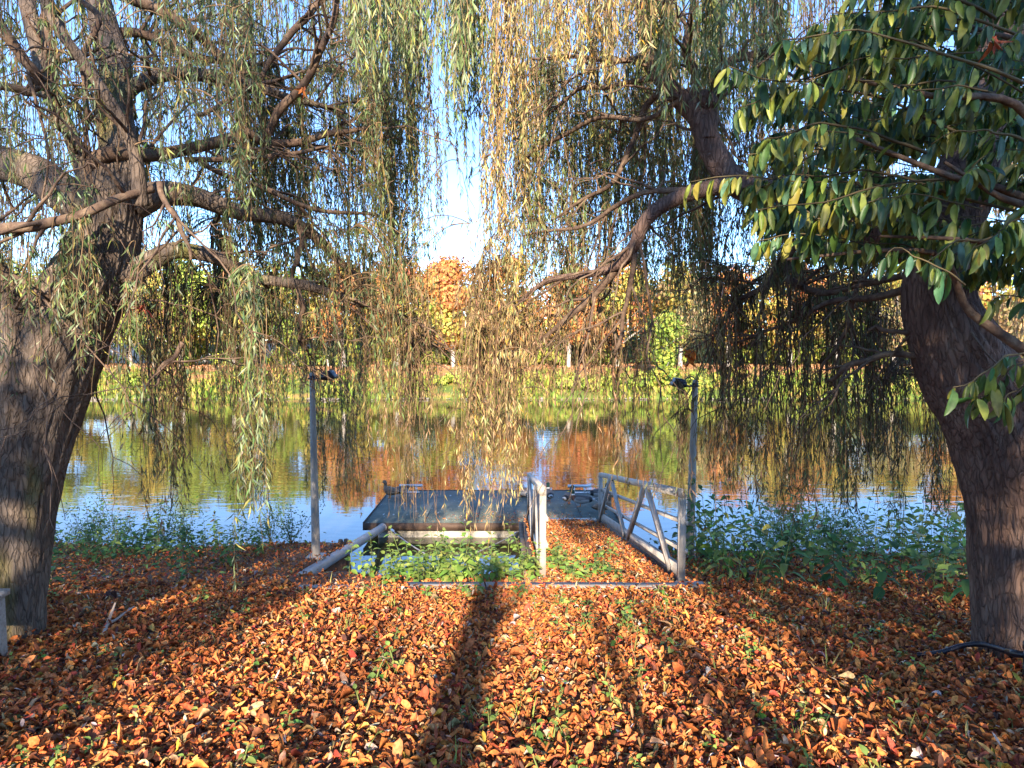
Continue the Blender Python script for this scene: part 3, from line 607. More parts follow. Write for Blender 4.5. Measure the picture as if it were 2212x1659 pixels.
# lamp posts
def lamp_post(label, base, top, r0, r1, sgn):
    b = np.array(base); tp = np.array(top); t = thing('lamp_post', label, 'lamp post', tuple(b), group='floodlight posts flanking the landing stage')
    n = 24; s = np.linspace(0, 1, n)[:, None]
    part('pole', M['post'], t, lambda g: g.tube(b - (0, 0, .3) + (tp - b + (0, 0, .3)) * s, np.linspace(r0, r1, n), 20), b, True)
    gd = float(H(b[:1], b[1:2])[0]); part('base_plate', M['galv'], t, lambda g: (g.box((b[0] - .12, b[1] - .12, gd - .02), (b[0] + .12, b[1] + .12, gd + .03))), b)
    part('clamp_band', M['black'], t, lambda g: g.tube([b + (tp - b) * .965, b + (tp - b) * .985], r1 + .008, 16), b)
    a = tp - np.array([0, 0, .085])
    br = part('bracket', M['black'], t, lambda g: (g.box(a + (min(0, sgn * .33) - (.05 if sgn > 0 else .0), -.055, -.012), a + (max(0, sgn * .33) + (.05 if sgn < 0 else 0), -.043, .012)), g.box(a + (-.05, .045, -.012), a + (.05, .055, .012))), b)
    h = a + np.array([sgn * .25, -.06, .03])
    # lamp housing: sloped back, splayed front rim, tilted down towards the water
    def hous(g):
        prof = [(-.085, -.02), (-.07, .055), (-.02, .085), (.055, .09), (.1, .03), (.135, -.005), (.12, -.022), (-.01, -.052), (-.08, -.04)]
        k = len(prof); v = []
        for y, sc in ((-.12, .93), (-.1, 1), (.1, 1), (.12, .93)): v += [(h[0] + sgn * px_ * sc, h[1] + y, h[2] + pz * sc) for px_, pz in prof]
        q = [(i * k + j, i * k + (j + 1) % k, (i + 1) * k + (j + 1) % k, (i + 1) * k + j) for i in range(3) for j in range(k)]
        c0 = len(v); v += [(h[0], h[1] - .12, h[2]), (h[0], h[1] + .12, h[2])]
        tr = [(c0, (j + 1) % k, j) for j in range(k)] + [(c0 + 1, 3 * k + j, 3 * k + (j + 1) % k) for j in range(k)]
        g.add(v, q=q, t=tr)
    ho = part('lamp_housing', M['black'], t, hous, b)
    part('lamp_glass', M['glass'], ho, lambda g: g.beam(h + (sgn * .0, 0, -.05), h + (sgn * .118, 0, -.02), .2, .008, (0, 1, 0)), b)
    part('junction_box', M['black'], ho, lambda g: g.box(h + (-.045 - sgn * .03, -.14, -.03), h + (.045 - sgn * .03, -.12, .04)), b)
    part('yoke', M['black'], ho, lambda g: g.beam(h + (-sgn * .1, -.13, -.02), h + (sgn * .02, -.135, -.005), .012, .03, (0, 1, 0)), b)
    u = np.linspace(0, math.pi, 14)
    part('cable', M['black'], t, lambda g: (g.tube(np.stack([tp[0] + sgn * (.085 - .085 * np.cos(u)), np.full(14, tp[1] - .0), tp[2] - .02 + .085 * np.sin(u) * 1.1 - .05 * u / 3.1], -1), .009, 6),
         g.tube(np.stack([a[0] + sgn * (.16 - .07 * np.cos(u)), np.full(14, a[1] - .06), a[2] - .12 * np.sin(u)], -1), .008, 6)), b, True)
lamp_post('tapered grey lamp post with black floodlight, standing by the slanting pipe', Q(683, 1211, 9.7), Q(674, 805, 9.7), .068, .038, 1)
lamp_post('tapered grey lamp post with black floodlight, standing by the gangway railing', Q(1489, 1200, 9.75), Q(1502, 821, 9.75), .072, .04, -1)
# concrete kerb where the landing begins
t = thing('concrete_kerb', 'low pale concrete kerb half buried in leaves in front of the inlet', 'kerb', (0, 6.95, 1.6)); o0 = np.array(t.location)
def kerb(g):
    for x0, x1 in ((-2.3, -1.15), (-1.14, 0.02), (.03, 1.2), (1.21, 1.98)): g.box((x0, 6.9 + RS.uniform(-.01, .01), 1.2), (x1, 7.06, 1.675 + RS.uniform(-.02, .015)))
part('kerb_stones', M['post'], t, kerb, o0)
tag(part('paving_slab', M['conc'], None, lambda g: g.box((1.8, 6.75, 1.4), (2.1, 7.2, 1.645))), 'pale concrete slab under the front post of the right railing', 'slab')
# palisade along the bank
for lab, x0, x1, y, zt in (('row of short wooden stakes edging the bank by the left lamp post', -3.3, -2.75, 11.3, .82), ('row of short wooden stakes edging the bank beyond the right railing', 2.0, 3.1, 10.7, .95)):
    t = thing('wooden_palisade', lab, 'palisade', ((x0 + x1) / 2, y, 0), group='wooden stakes along the water'); o0 = np.array(t.location)
    x = x0
    while x < x1:
        r = RS.uniform(.035, .055); hh = zt + RS.uniform(-.12, .06)
        part('stake', M['stake'], t, lambda g: g.tube([(x, y, -.4), (x, y, hh), (x, y, hh + .01)], [r, r, r * .8], 9), o0)
        x += r * 2 + RS.uniform(.005, .05)
# corner of a bench at the left edge
bq = Q(32, 1272, 4.5) - np.array([0, .4, 0])
t = thing('wooden_bench', 'corner of a grey weathered wooden bench in front of the left willow trunk', 'bench', (bq[0] - .1, bq[1], bq[2] - .5)); o0 = np.array(t.location)
for i in range(3): part('seat_board', M['wood'], t, lambda g: g.box((bq[0] - 1.5, bq[1] + .03 + i * .13, bq[2] - .04), (bq[0] - .0 - i * .02, bq[1] + .15 + i * .13, bq[2])), o0)
part('leg', M['wood'], t, lambda g: g.box((bq[0] - .16, bq[1] + .06, bq[2] - .75), (bq[0] - .055, bq[1] + .38, bq[2] - .042)), o0)
part('apron', M['wood'], t, lambda g: g.box((bq[0] - 1.4, bq[1] + .02, bq[2] - .12), (bq[0] - .052, bq[1] + .055, bq[2] - .043)), o0)
def onground(x, y, lift=.02):
    """ground point seen at pixel x,y"""
    lo, hi = 1.5, 60
    for _ in range(50):
        m_ = (lo + hi) / 2; p = Q(x, y, m_)
        if p[2] > float(H(p[:1], p[1:2])[0]): lo = m_
        else: hi = m_
    p = Q(x, y, lo); p[2] += lift; return p
# black hose and stand at the right edge
hp = [onground(1980, 1424, .03), onground(2030, 1428, .06), onground(2075, 1426, .1), onground(2115, 1432, .13), onground(2150, 1448, .15), onground(2190, 1470, .17), onground(2235, 1478, .18)]
t = thing('corrugated_hose', 'black ribbed plastic hose lying on leaves at the foot of the right willow', 'hose', tuple(hp[0])); o0 = hp[0]
s = spline(hp, 260); rr = .0165 * (1 + .12 * np.sin(np.arange(260) * 1.9))
part('tube', M['black'], t, lambda g: g.tube(s, rr, 12), o0, True)
part('connector', M['black'], t, lambda g: g.tube([s[-60], s[-45], s[-30], s[-1]], [.022, .024, .02, .02], 14), o0, True)
q_ = hp[-1]
t = thing('drain_pipe', 'black upright plastic pipe joined to the ribbed hose at the right edge', 'pipe', (q_[0] - .015, q_[1], q_[2] - .4)); o0 = np.array(t.location)
part('tube', M['black'], t, lambda g: g.tube([o0, o0 + (0, 0, .43)], .05, 18), o0, True)
part('cap', M['black'], t, lambda g: g.tube([o0 + (0, 0, .43), o0 + (0, 0, .47)], .056, 18), o0, True)
# fallen branch
fb = [onground(x, y, .05) for x, y in ((226, 1385), (232, 1362), (250, 1352), (268, 1338), (290, 1322))]
t = thing('fallen_branch', 'pale forked dead branch lying on the leaves near the left willow', 'branch', tuple(fb[0]))
part('stick', M['twig'], t, lambda g: (g.tube(spline(fb, 20), np.linspace(.018, .006, 20), 8, col=(.4, .31, .25)), g.tube([fb[1], fb[1] + np.array([-.01, .08, .06]), fb[1] + np.array([0, .12, .13])], [.014, .012, .006], 7, col=(.4, .31, .25))), fb[0], True)

# ------------------------------------------------------------------ ducks
def duck(label, loc, yaw, kind, neck=1.0):
    t = thing('duck', label, 'duck', loc, rad(yaw), 'ducks resting on the pontoon'); t.scale = (1.15, 1.15, 1.15)
    if neck > .5: pth = [(-.30, .175, .012, .03), (-.24, .168, .04, .055), (-.15, .165, .075, .085), (-.04, .16, .092, .1), (.06, .165, .09, .095), (.125, .19, .068, .07), (.15, .235, .042, .042), (.155, .28, .034, .034), (.165, .315, .042, .038), (.19, .332, .043, .036), (.218, .326, .03, .026), (.235, .32, .014, .016)]
    else: pth = [(-.30, .12, .012, .03), (-.24, .115, .04, .055), (-.15, .11, .078, .09), (-.04, .105, .095, .105), (.06, .11, .092, .1), (.12, .135, .07, .07), (.13, .17, .045, .045), (.12, .2, .04, .038), (.1, .215, .04, .036), (.07, .215, .03, .026), (.055, .21, .014, .016)]
    a = spline(np.array(pth), 44); S = 16; g = Geo()
    tg = np.gradient(a[:, :2], axis=0); tg /= np.linalg.norm(tg, axis=1, keepdims=True)
    th = np.arange(S) * 2 * math.pi / S
    v = np.stack([a[:, 0:1] - tg[:, 1:2] * np.sin(th) * a[:, 2:3], np.cos(th)[None] * a[:, 3:4], a[:, 1:2] + tg[:, 0:1] * np.sin(th) * a[:, 2:3]], -1)
    k = np.repeat(np.linspace(0, 1, 44)[:, None], S, 1); up = np.repeat(np.sin(th)[None], 44, 0)
    if kind == 'drake':
        c = np.where((up > .35)[..., None], (.1, .08, .07), (.36, .33, .31)) * np.ones((44, S, 1))
        c[(k < .14)] = (.015, .014, .014); c[(k < .07)] = (.4, .39, .37)
        c[(k > .42) & (up < .8)] = (.13, .05, .028); c[(k > .42) & (k < .5) & (up > .6)] = (.12, .06, .04)
        c[(k > .58)] = (.6, .6, .57); c[k > .62] = (.006, .03, .022)
        bc, lc = (.42, .36, .06), (.6, .18, .04)
    else:
        nn = vnoise(v.reshape(-1, 3) * 60).reshape(44, S)[..., None]
        c = np.array([.2, .12, .07]) * (.35 + 1.3 * nn); c[k > .6] *= .8; bc, lc = (.25, .15, .06), (.55, .2, .05)
    i = np.arange(43)[:, None] * S; j = np.arange(S)[None]; kk = (j + 1) % S
    g.add(v.reshape(-1, 3), q=np.stack([i + j, i + S + j, i + S + kk, i + kk], -1).reshape(-1, 4), col=c.reshape(-1, 3)); g.build('body', M['feather'], t, True)
    for s in (-1, 1):                       # folded wings
        g = Geo(); st = np.linspace(0, 1, 9); zo = 0 if neck > .5 else -.055
        X_ = .08 - .34 * st; w = np.array([.02, .045, .056, .056, .05, .04, .03, .018, .004])
        top_ = np.stack([X_, s * (.088 - .05 * st ** 2), .215 + zo + w * .35 - .035 * st], -1); bot = np.stack([X_, s * (.104 - .06 * st ** 2), .19 + zo - w * .75 + .01 * st], -1); mid = (top_ + bot) / 2 + np.array([0, s * .014, 0])
        v = np.stack([top_, mid, bot], 1).reshape(-1, 3); f = []
        for q in range(8): f += [(q*3, q*3+1, q*3+4, q*3+3), (q*3+1, q*3+2, q*3+5, q*3+4)]
        cc = np.tile((.2, .17, .15) if kind == 'drake' else (.14, .08, .05), (27, 1)); cc[15:] *= .45
        g.add(v, q=f, col=cc); g.build('wing', M['feather'], t, True)
    h = a[-1]; sg = 1 if neck > .5 else -1
    g = Geo(); g.add([(h[0] - .012 * sg, -.016, h[1] + .008), (h[0] - .012 * sg, .016, h[1] + .008), (h[0] + .055 * sg, .014, h[1] - .014), (h[0] + .055 * sg, -.014, h[1] - .014), (h[0] - .012 * sg, -.014, h[1] - .012), (h[0] - .012 * sg, .014, h[1] - .012), (h[0] + .05 * sg, .011, h[1] - .02), (h[0] + .05 * sg, -.011, h[1] - .02)],
        q=[(0,1,2,3),(7,6,5,4),(0,3,7,4),(1,5,6,2),(3,2,6,7),(0,4,5,1)], col=bc); g.build('bill', M['feather'], t)
    for s in (-1, 1):
        g = Geo(); g.tube([(0, s * .02, h[1] * 0 + (.12 if neck > .5 else .05)), (.0, s * .018, .055 if neck > .5 else .03), (.005, s * .016, .01)], [.02, .009, .008], 6, col=lc)
        g.add([(-.01, s * .016, .012), (.06, s * .016 - .03, .004), (.07, s * .016, .004), (.06, s * .016 + .03, .004)], q=[(0, 1, 2, 3)], col=lc); g.build('leg', M['feather'], t)
        g = Geo(); e = a[-8 if neck > .5 else -8]; g.tube([(e[0] + .012, s * .034, e[1] + .008), (e[0] + .012, s * .041, e[1] + .008)], [.006, .005], 6, col=(.004, .004, .004)); g.build('eye', M['feather'], t)
def dk(px, py): 
    v = Q(px, py, 1.0); D = (CAM_Z - DZ) / (CAM_Z - v[2]); p = Q(px, py, D); return (p[0], p[1], DZ)
duck('drake seen from behind, left one of two drakes between the railings', dk(1229, 1089), 62, 'drake')
duck('drake facing left with orange feet, midway between the railings', dk(1254, 1095), 168, 'drake')
duck('drake with raised head beside the right cleat, behind the right railing', dk(1296, 1080), 18, 'drake')
duck('brown duck partly hidden by the right railing at the right edge of the deck', dk(1304, 1110), 35, 'hen')
duck('grey flanked drake half hidden behind the front post of the left railing', dk(1186, 1083), 95, 'drake')
duck('resting duck with tucked head just left of the left railing', dk(1131, 1072), 160, 'drake', 0)
duck('brown mottled hen at the far left corner of the pontoon', dk(843, 1076), 140, 'hen')
duck('drake standing in front of the left cleat at the far edge of the pontoon', dk(868, 1074), 40, 'drake')

# ------------------------------------------------------------------ leaf litter
P_LIT = [(33, (.56, .165, .048)), (30, (.68, .24, .065)), (13, (.26, .08, .035)), (4, (.56, .34, .18)), (1.2, (.52, .42, .34)), (.8, (.6, .38, .05)), (4, (.45, .08, .045)), (.8, (.2, .22, .06)), (5, (.1, .04, .03))]
TPL = []
for dr, fo in ((.3, .12), (-.25, .22), (.55, .05), (-.5, .12), (.1, -.28), (.8, .14), (.05, .42), (-.1, .6), (.4, -.4), (.2, .3), (-.7, .2), (.6, .5)):
    tb, tf = blade([0, .2, .48, .76, 1], [.06, .6, 1, .78, .03], dr, fo, RS.uniform(-.12, .12))
    tb[:, 2] += RS.randn(len(tb)) * .045; tb[:, 1] += RS.randn(len(tb)) * .05 + RS.uniform(-.3, .3) * tb[:, 0] ** 2; TPL.append((tb, tf))
def scatter(g, x, y, z, big, pal=P_LIT, tilt=.4, thin=0.):
    n = len(x); B = np.stack([x, y, z], -1)
    tp = RS.randint(0, len(TPL), n)
    up = norm(np.array([0, 0, 1.]) + RS.randn(n, 3) * tilt); h = RS.rand(n) * 6.283
    d0 = np.stack([np.cos(h), np.sin(h), 0 * h], -1); d = norm(d0 - up * (d0 * up).sum(1, keepdims=True))
    L_ = np.exp(RS.randn(n) * .32) * .037 * big; W_ = L_ * RS.uniform(.28, .6, n)
    c = pick(pal, n, .3)
    sl_ = RS.rand(n) < thin                       # slim willow leaves among the broad ones
    W_ = np.where(sl_, L_ * .16, W_); c[sl_] = pick([(4, (.46, .3, .14)), (1, (.54, .46, .36)), (2, (.38, .26, .09))], sl_.sum(), .2)
    for k in range(len(TPL)):
        m_ = tp == k
        if m_.any(): leaves(g, B[m_], d[m_], up[m_], L_[m_], W_[m_], TPL[k][0], TPL[k][1], c[m_])
g = Geo()
def litter_on_ground(n, y0, y1, big):
    y = RS.uniform(y0, y1, n); x = RS.uniform(-1, 1, n) * (y * .86 + 1.6)
    ok = ~((x > GX0 - .05) & (x < GX1 + .05) & (y > GY0)) & (y < edge_of(x) - .02) & ~((x > -2.7) & (x < .3) & (y > 7.5) & (RS.rand(n) < .6))
    x, y = x[ok], y[ok]; scatter(g, x, y, H(x, y) + .008 + RS.rand(len(x)) ** 2 * .05, big, thin=.13)
litter_on_ground(50000, 1.7, 4.2, 1.1); litter_on_ground(72000, 4.2, 7.3, 1.08); litter_on_ground(32000, 7.3, 11.5, 1.1)
n = 15000; y = GY0 - .1 + RS.rand(n) ** 1.1 * (GY1 - GY0 + .3); x = RS.uniform(GX0 - .05, GX1 - .05, n)
ok = RS.rand(n) < np.clip(1.15 - .0 * y - np.clip((x - 1.45 - .0 * y) / .4, 0, 1) * .7, .2, 1); x, y = x[ok], y[ok]
scatter(g, x, y, np.where(y < GY1, gz(y), DZ) + .01 + RS.rand(len(x)) * .035, .9, thin=.25)
n = 1500; x = np.clip(.2 + RS.randn(n) * .9, -3.1, 2.2); y = 14.25 + np.abs(RS.randn(n)) * .45
scatter(g, x, y, DZ + .006 + RS.rand(n) * .02 + 0 * x, .6, tilt=.35, thin=.5)
n = 260; x = RS.uniform(-3.1, 2.2, n); y = RS.uniform(14.3, 17.2, n)
scatter(g, x, y, DZ + .006 + 0 * x, .5, tilt=.3, thin=.6)
n = 60; x = RS.uniform(-2.9, .3, n); y = RS.uniform(12.5, 14.2, n); scatter(g, x, y, .004 + 0 * x, .7, tilt=.05)
o = g.build('fallen_leaves', M['litter'], kind='stuff'); tag(o, 'rust and orange fallen leaves carpeting the bank and the gangway', 'leaves')

# ------------------------------------------------------------------ herbs
HB = [blade([0, .25, .5, .75, 1], [.05, .85, 1, .6, .02], .28, .12, .06), blade([0, .25, .5, .75, 1], [.05, .8, 1, .6, .02], .5, .08, .1)]
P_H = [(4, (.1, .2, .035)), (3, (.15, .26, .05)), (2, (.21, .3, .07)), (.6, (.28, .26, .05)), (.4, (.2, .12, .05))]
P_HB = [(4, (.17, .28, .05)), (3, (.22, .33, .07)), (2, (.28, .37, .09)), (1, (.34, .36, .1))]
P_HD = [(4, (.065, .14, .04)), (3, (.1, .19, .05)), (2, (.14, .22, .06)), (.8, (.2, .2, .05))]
def make_plant(name, label, cat, group, h, pal, lf=.075, pairs=8, wide=.55, stems=1, slim=False, rs=RS):
    t = thing(name, label, cat, (0, -200, 0), 0, group); gs, gl = Geo(), Geo()
    for s in range(stems):
        lean = rs.randn(2) * .16 * h; hh = h * rs.uniform(.65, 1.05); b = np.array([rs.randn() * .05, rs.randn() * .05, 0]) * (stems > 1)
        k = np.linspace(0, 1, 10)[:, None]; p = b + np.hstack([lean * k ** 1.6, k * hh])
        gs.tube(p, np.linspace(.005, .0018, 10), 5, col=(.16, .2, .06) if pal is not P_HD else (.1, .13, .05))
        n = pairs * 2 + 2; tt = np.repeat(np.linspace(.22, 1, pairs + 1), 2); B = np.stack([np.interp(tt, k[:, 0], p[:, q]) for q in range(3)], -1)
        az = np.arange(n) * math.pi + np.repeat(np.arange(pairs + 1), 2) * 1.57 + rs.randn(n) * .25
        el = rs.uniform(-.25, .45, n) + (tt > .92) * .4
        d = np.stack([np.cos(az) * np.cos(el), np.sin(az) * np.cos(el), np.sin(el)], -1)
        nr = norm(np.array([0, 0, 1.]) + rs.randn(n, 3) * .25)
        L_ = lf * (1.25 - .65 * tt) * rs.uniform(.8, 1.25, n); tp = HB[rs.randint(2)]
        B = B + d * (L_ * .18)[:, None]
        leaves(gl, B, d, nr, L_, L_ * (.2 if slim else wide) * rs.uniform(.85, 1.1, n), tp[0], tp[1], pick(pal, n, .15))
    gs.build('stem', M['twig'], t); gl.build('foliage', M['herb'], t)
    return t
def place(protos, pts, label, group, smin=.75, smax=1.25):
    for i, (x, y, z) in enumerate(pts):
        pr = protos[RS.randint(len(protos))]
        if 'used' not in pr: pr['used'] = 1; r = pr; r.location = (x, y, z); r.rotation_euler = (0, 0, RS.rand() * 6.28); r['label'] = label; r['group'] = group
        else: r = dup(pr, (x, y, z), RS.rand() * 6.28, 1, label, group)
        sc = RS.uniform(smin, smax); r.scale = (sc, sc, sc * RS.uniform(.85, 1.15))
LB = 'leafy green nettle in the shaded thicket on the bank beyond the right railing'
GB = 'nettles right of the gangway'
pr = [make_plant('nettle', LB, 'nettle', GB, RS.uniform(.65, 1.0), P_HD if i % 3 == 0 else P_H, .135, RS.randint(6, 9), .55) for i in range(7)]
pts = []
while len(pts) < 160:
    x, y = RS.uniform(2.2, 8.5), RS.uniform(5.8, 10.3)
    if x > 2.3 and y > 7.2 - .6 * RS.rand() - .55 * min(2.2, max(0, x - 2.3)): pts.append((x, y, float(H(np.array([x]), np.array([y]))[0])))
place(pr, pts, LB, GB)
LB = 'dark leafy plant in the thicket on the bank beside the left willow trunk'; GB = 'thicket plants by the left willow'
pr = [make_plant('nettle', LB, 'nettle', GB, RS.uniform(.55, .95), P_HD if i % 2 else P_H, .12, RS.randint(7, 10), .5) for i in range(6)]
pts = []
while len(pts) < 120:
    x, y = RS.uniform(-9, -3.0), RS.uniform(6.0, 11.2)
    if RS.rand() < np.clip((-x - 2.6) / 2.2, .12, 1) and (y > 8.6 or RS.rand() < .22): pts.append((x, y, float(H(np.array([x]), np.array([y]))[0])))
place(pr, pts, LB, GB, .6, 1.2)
LB = 'bright sunlit nettle between the concrete kerb and the inlet'; GB = 'sunlit nettles in front of the inlet'
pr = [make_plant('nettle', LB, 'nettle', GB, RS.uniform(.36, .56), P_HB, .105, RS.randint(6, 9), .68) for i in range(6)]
pts = []
while len(pts) < 80:
    x, y = RS.uniform(-2.1, .3), RS.uniform(7.2, 8.5); z = float(H(np.array([x]), np.array([y]))[0])
    if x < -1.5 and (y < 7.9 or RS.rand() < .6): continue
    pts.append((x, y, z))
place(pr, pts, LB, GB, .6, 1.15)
LB = 'bright green weed growing through leaves on the gangway'; GB = 'weeds on the gangway'
pr = [make_plant('weed', LB, 'weed', GB, RS.uniform(.14, .26), P_HB, .085, 4, .7) for i in range(4)]
pts = [(x, y, gz(y) if y > GY0 else float(H(np.array([x]), np.array([y]))[0])) for x, y in
       [(RS.uniform(.42, .75), RS.uniform(7.2, 9.6)) for _ in range(16)] + [(RS.uniform(.8, 1.5), RS.uniform(7.3, 9.3)) for _ in range(13)]]
place(pr, pts, LB, GB, .8, 1.3)
LB = 'small green weed among fallen leaves in the sunny patch at the gangway foot'; GB = 'weeds at the gangway foot'
pr = [make_plant('weed', LB, 'weed', GB, RS.uniform(.1, .16), P_HB, .07, 3, .7) for i in range(4)]
pts = [(x, y, float(H(np.array([x]), np.array([y]))[0])) for x, y in [(1.05 + RS.randn() * .28, 5.7 + RS.randn() * .5) for _ in range(24)] + [(-.3 + RS.randn() * .5, 6.5 + RS.randn() * .2) for _ in range(12)]]
place(pr, pts, LB, GB, .7, 1.2)
LB = 'tiny green seedling poking through the fallen leaves in the foreground'; GB = 'seedlings in the leaf litter'
pr = [make_plant('seedling', LB, 'seedling', GB, RS.uniform(.06, .13), P_H if i % 2 else P_HB, .045, RS.randint(1, 4), .6) for i in range(7)]
pts = []
while len(pts) < 190:
    y = RS.uniform(2.2, 6.8); x = RS.uniform(-1, 1) * (y * .8); pts.append((x, y, float(H(np.array([x]), np.array([y]))[0])))
place(pr, pts, LB, GB, .8, 1.7)
# grass tufts and dry stalks: too many blades to count
g = Geo(); n = 60
for i in range(n):
    y = RS.uniform(2.4, 8.5); x = RS.uniform(-.4, 1) * y * .7; z = float(H(np.array([x]), np.array([y]))[0]); k = RS.randint(4, 14)
    B = np.array([x, y, z]) + RS.randn(k, 3) * (.035, .035, 0); d = norm(np.array([0, 0, 1.]) + RS.randn(k, 3) * .35)
    L_ = RS.uniform(.06, .2, k); leaves(g, B, d, norm(RS.randn(k, 3)), L_, L_ * .05, DIA, DIA_F, pick([(2, (.2, .26, .06)), (1, (.4, .36, .14))], k, .2))
tag(g.build('grass_blades', M['herb'], kind='stuff'), 'thin grass blades and dry stalks among the fallen leaves', 'grass')
# low ground cover under the thickets
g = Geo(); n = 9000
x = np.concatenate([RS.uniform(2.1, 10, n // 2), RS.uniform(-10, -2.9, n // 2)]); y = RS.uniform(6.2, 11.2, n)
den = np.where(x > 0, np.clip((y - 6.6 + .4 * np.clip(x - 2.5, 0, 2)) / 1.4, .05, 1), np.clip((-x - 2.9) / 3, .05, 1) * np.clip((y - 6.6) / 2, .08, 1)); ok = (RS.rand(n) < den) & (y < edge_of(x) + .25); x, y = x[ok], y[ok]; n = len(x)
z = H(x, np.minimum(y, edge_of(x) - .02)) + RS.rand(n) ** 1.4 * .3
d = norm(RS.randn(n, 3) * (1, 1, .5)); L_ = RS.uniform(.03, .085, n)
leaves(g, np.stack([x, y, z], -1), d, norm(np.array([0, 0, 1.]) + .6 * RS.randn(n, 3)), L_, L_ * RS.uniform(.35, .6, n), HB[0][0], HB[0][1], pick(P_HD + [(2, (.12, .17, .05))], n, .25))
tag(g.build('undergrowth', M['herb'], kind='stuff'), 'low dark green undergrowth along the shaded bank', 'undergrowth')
# fine water's edge shrubs with small leaves standing against the water
for GB, xr in (('twiggy shrubs on the right bank', (2.6, 9)), ('twiggy shrubs on the left bank', (-9, -3.6))):
    lab = 'thin twiggy shrub with tiny leaves at the water edge ' + ('right of the gangway' if xr[0] > 0 else 'near the left willow')
    pr = []
    for v_ in range(4):
        t = thing('twiggy_shrub', lab, 'shrub', (0, -200, 0), 0, GB); gs, gl = Geo(), Geo()
        for s in range(9):
            a = RS.rand() * 6.28; k = np.linspace(0, 1, 9)[:, None]; hh = RS.uniform(.4, .95); sp_ = RS.uniform(.1, .5)
            p = np.hstack([math.cos(a) * sp_ * k, math.sin(a) * sp_ * k, hh * (k - .25 * k ** 2)]); p = wiggle(p, .05)
            gs.tube(p, np.linspace(.005, .0015, 9), 4, col=(.1, .08, .04)); m_ = 60
            i = RS.randint(2, 9, m_); B = p[i] + RS.randn(m_, 3) * .05; d = norm(RS.randn(m_, 3)); L_ = RS.uniform(.02, .05, m_)
            leaves(gl, B, d, norm(RS.randn(m_, 3)), L_, L_ * .5, DIA, DIA_F, pick(P_HD, m_, .2))
        gs.build('stem', M['twig'], t); gl.build('foliage', M['herb'], t); pr.append(t)
    pts = []
    for i in range(17 if xr[0] > 0 else 14):
        x = RS.uniform(*xr); y = float(edge_of(np.array([x]))[0]) - RS.uniform(.05, .6); pts.append((x, y, float(H(np.array([x]), np.array([y]))[0])))
    place(pr, pts, lab, GB, .7, 1.3)

# ------------------------------------------------------------------ cherry laurel at the right
LAU = [blade([0, .2, .45, .72, .92, 1], [.06, .72, 1, .9, .45, .02], dr, fo) for dr, fo in ((.12, .14), (.25, .1), (-.06, .18), (.35, .12))]
P_LAU = [(3, (.04, .085, .022)), (3, (.07, .13, .03)), (4, (.17, .2, .03)), (4, (.26, .28, .05)), (1.5, (.1, .19, .11)), (.4, (.26, .22, .03))]
def laurel(name, label, twigs, trunk, D_ref):
    org = trunk[0]; t = thing(name, label, 'shrub', tuple(org)); gl, gs = Geo(), Geo()
    for st in trunk[1:]:
        p, r = st; part('stem', M['branch'], t, lambda g: g.tube(p, r, 12, disp=bark_disp(3, .05)), org, True)
    for p, r0, k in twigs:
        p = wiggle(p, .03); n = len(p)
        gs.tube(p - org, np.linspace(r0, .002, n), 6, col=np.array([.11, .085, .045]) * RS.uniform(.5, 1.3))
        ln = np.linalg.norm(np.diff(p, axis=0), axis=1).sum(); m_ = int(ln * k)
        tt = (1 - RS.rand(m_) ** 1.4 * .8) * (n - 1.001); i = tt.astype(int); f = (tt - i)[:, None]; B = p[i] * (1 - f) + p[i + 1] * f
        tg = norm(np.gradient(p, axis=0))[i]; sd = norm(np.cross(tg, (0, 0, 1.))); sg = np.where(np.arange(m_) % 2, 1, -1)[:, None]
        d = norm(tg * RS.uniform(.15, .7, (m_, 1)) + sd * sg * RS.uniform(.2, .7, (m_, 1)) + np.array([0, 0, -1]) * RS.uniform(.5, 2.2, (m_, 1)) + RS.randn(m_, 3) * .15)
        nr = norm(np.array([0, -.5, 1.]) + RS.randn(m_, 3) * .45)
        L_ = RS.uniform(.05, .125, m_); c = pick(P_LAU, m_, .2)
        B2 = B - org + d * (L_ * .1)[:, None]; tp = RS.randint(0, 4, m_)
        for q in range(4):
            s = tp == q
            if s.any(): leaves(gl, B2[s], d[s], nr[s], L_[s], L_[s] * RS.uniform(.25, .33, s.sum()), LAU[q][0], LAU[q][1], c[s])
    gs.build('twigs', M['twig'], t, True, kind='stuff'); gl.build('foliage', M['laurel'], t, True)
    return t
tw = []
def twig(x0, y0, D0, x1, y1, D1, sag, r0=.006, k=34):
    a, b = Q(x0, y0, D0), Q(x1, y1, D1); s = np.linspace(0, 1, 16)[:, None]
    p = a + (b - a) * s; p[:, 2] += sag * np.sin(s[:, 0] * math.pi * .8) ; tw.append((p, r0, k))
for (x0, y0, x1, y1) in [(2212, 460, 1500, 425), (2100, 300, 1560, 190), (2212, 180, 1700, 110), (2212, 400, 1640, 500), (2250, 250, 1850, 215), (2250, 520, 2000, 600), (2240, 320, 2030, 340), (1990, 150, 1600, 260), (2000, 330, 1640, 330), (2060, 420, 1690, 420), (2240, 90, 1790, 60), (2150, 40, 1850, 20)]:
    twig(x0, y0, RS.uniform(2.7, 3.1), x1, y1, RS.uniform(2.4, 2.9), .1, .008, 30)
for i in range(150):
    x1 = RS.uniform(1600, 2230); ymax = np.interp(x1, [1600, 1800, 1950, 2230], [520, 560, 590, 680]); ymin = np.interp(x1, [1600, 1750, 1850, 2230], [170, 90, -80, -120])
    y1 = RS.uniform(ymin, ymax); l = RS.uniform(130, 420)
    D1 = RS.uniform(2.6, 4.3); twig(x1 + l, y1 - RS.uniform(-60, 110), D1 + RS.uniform(0, .5), x1, y1, D1, RS.uniform(.02, .12), .004, 42)
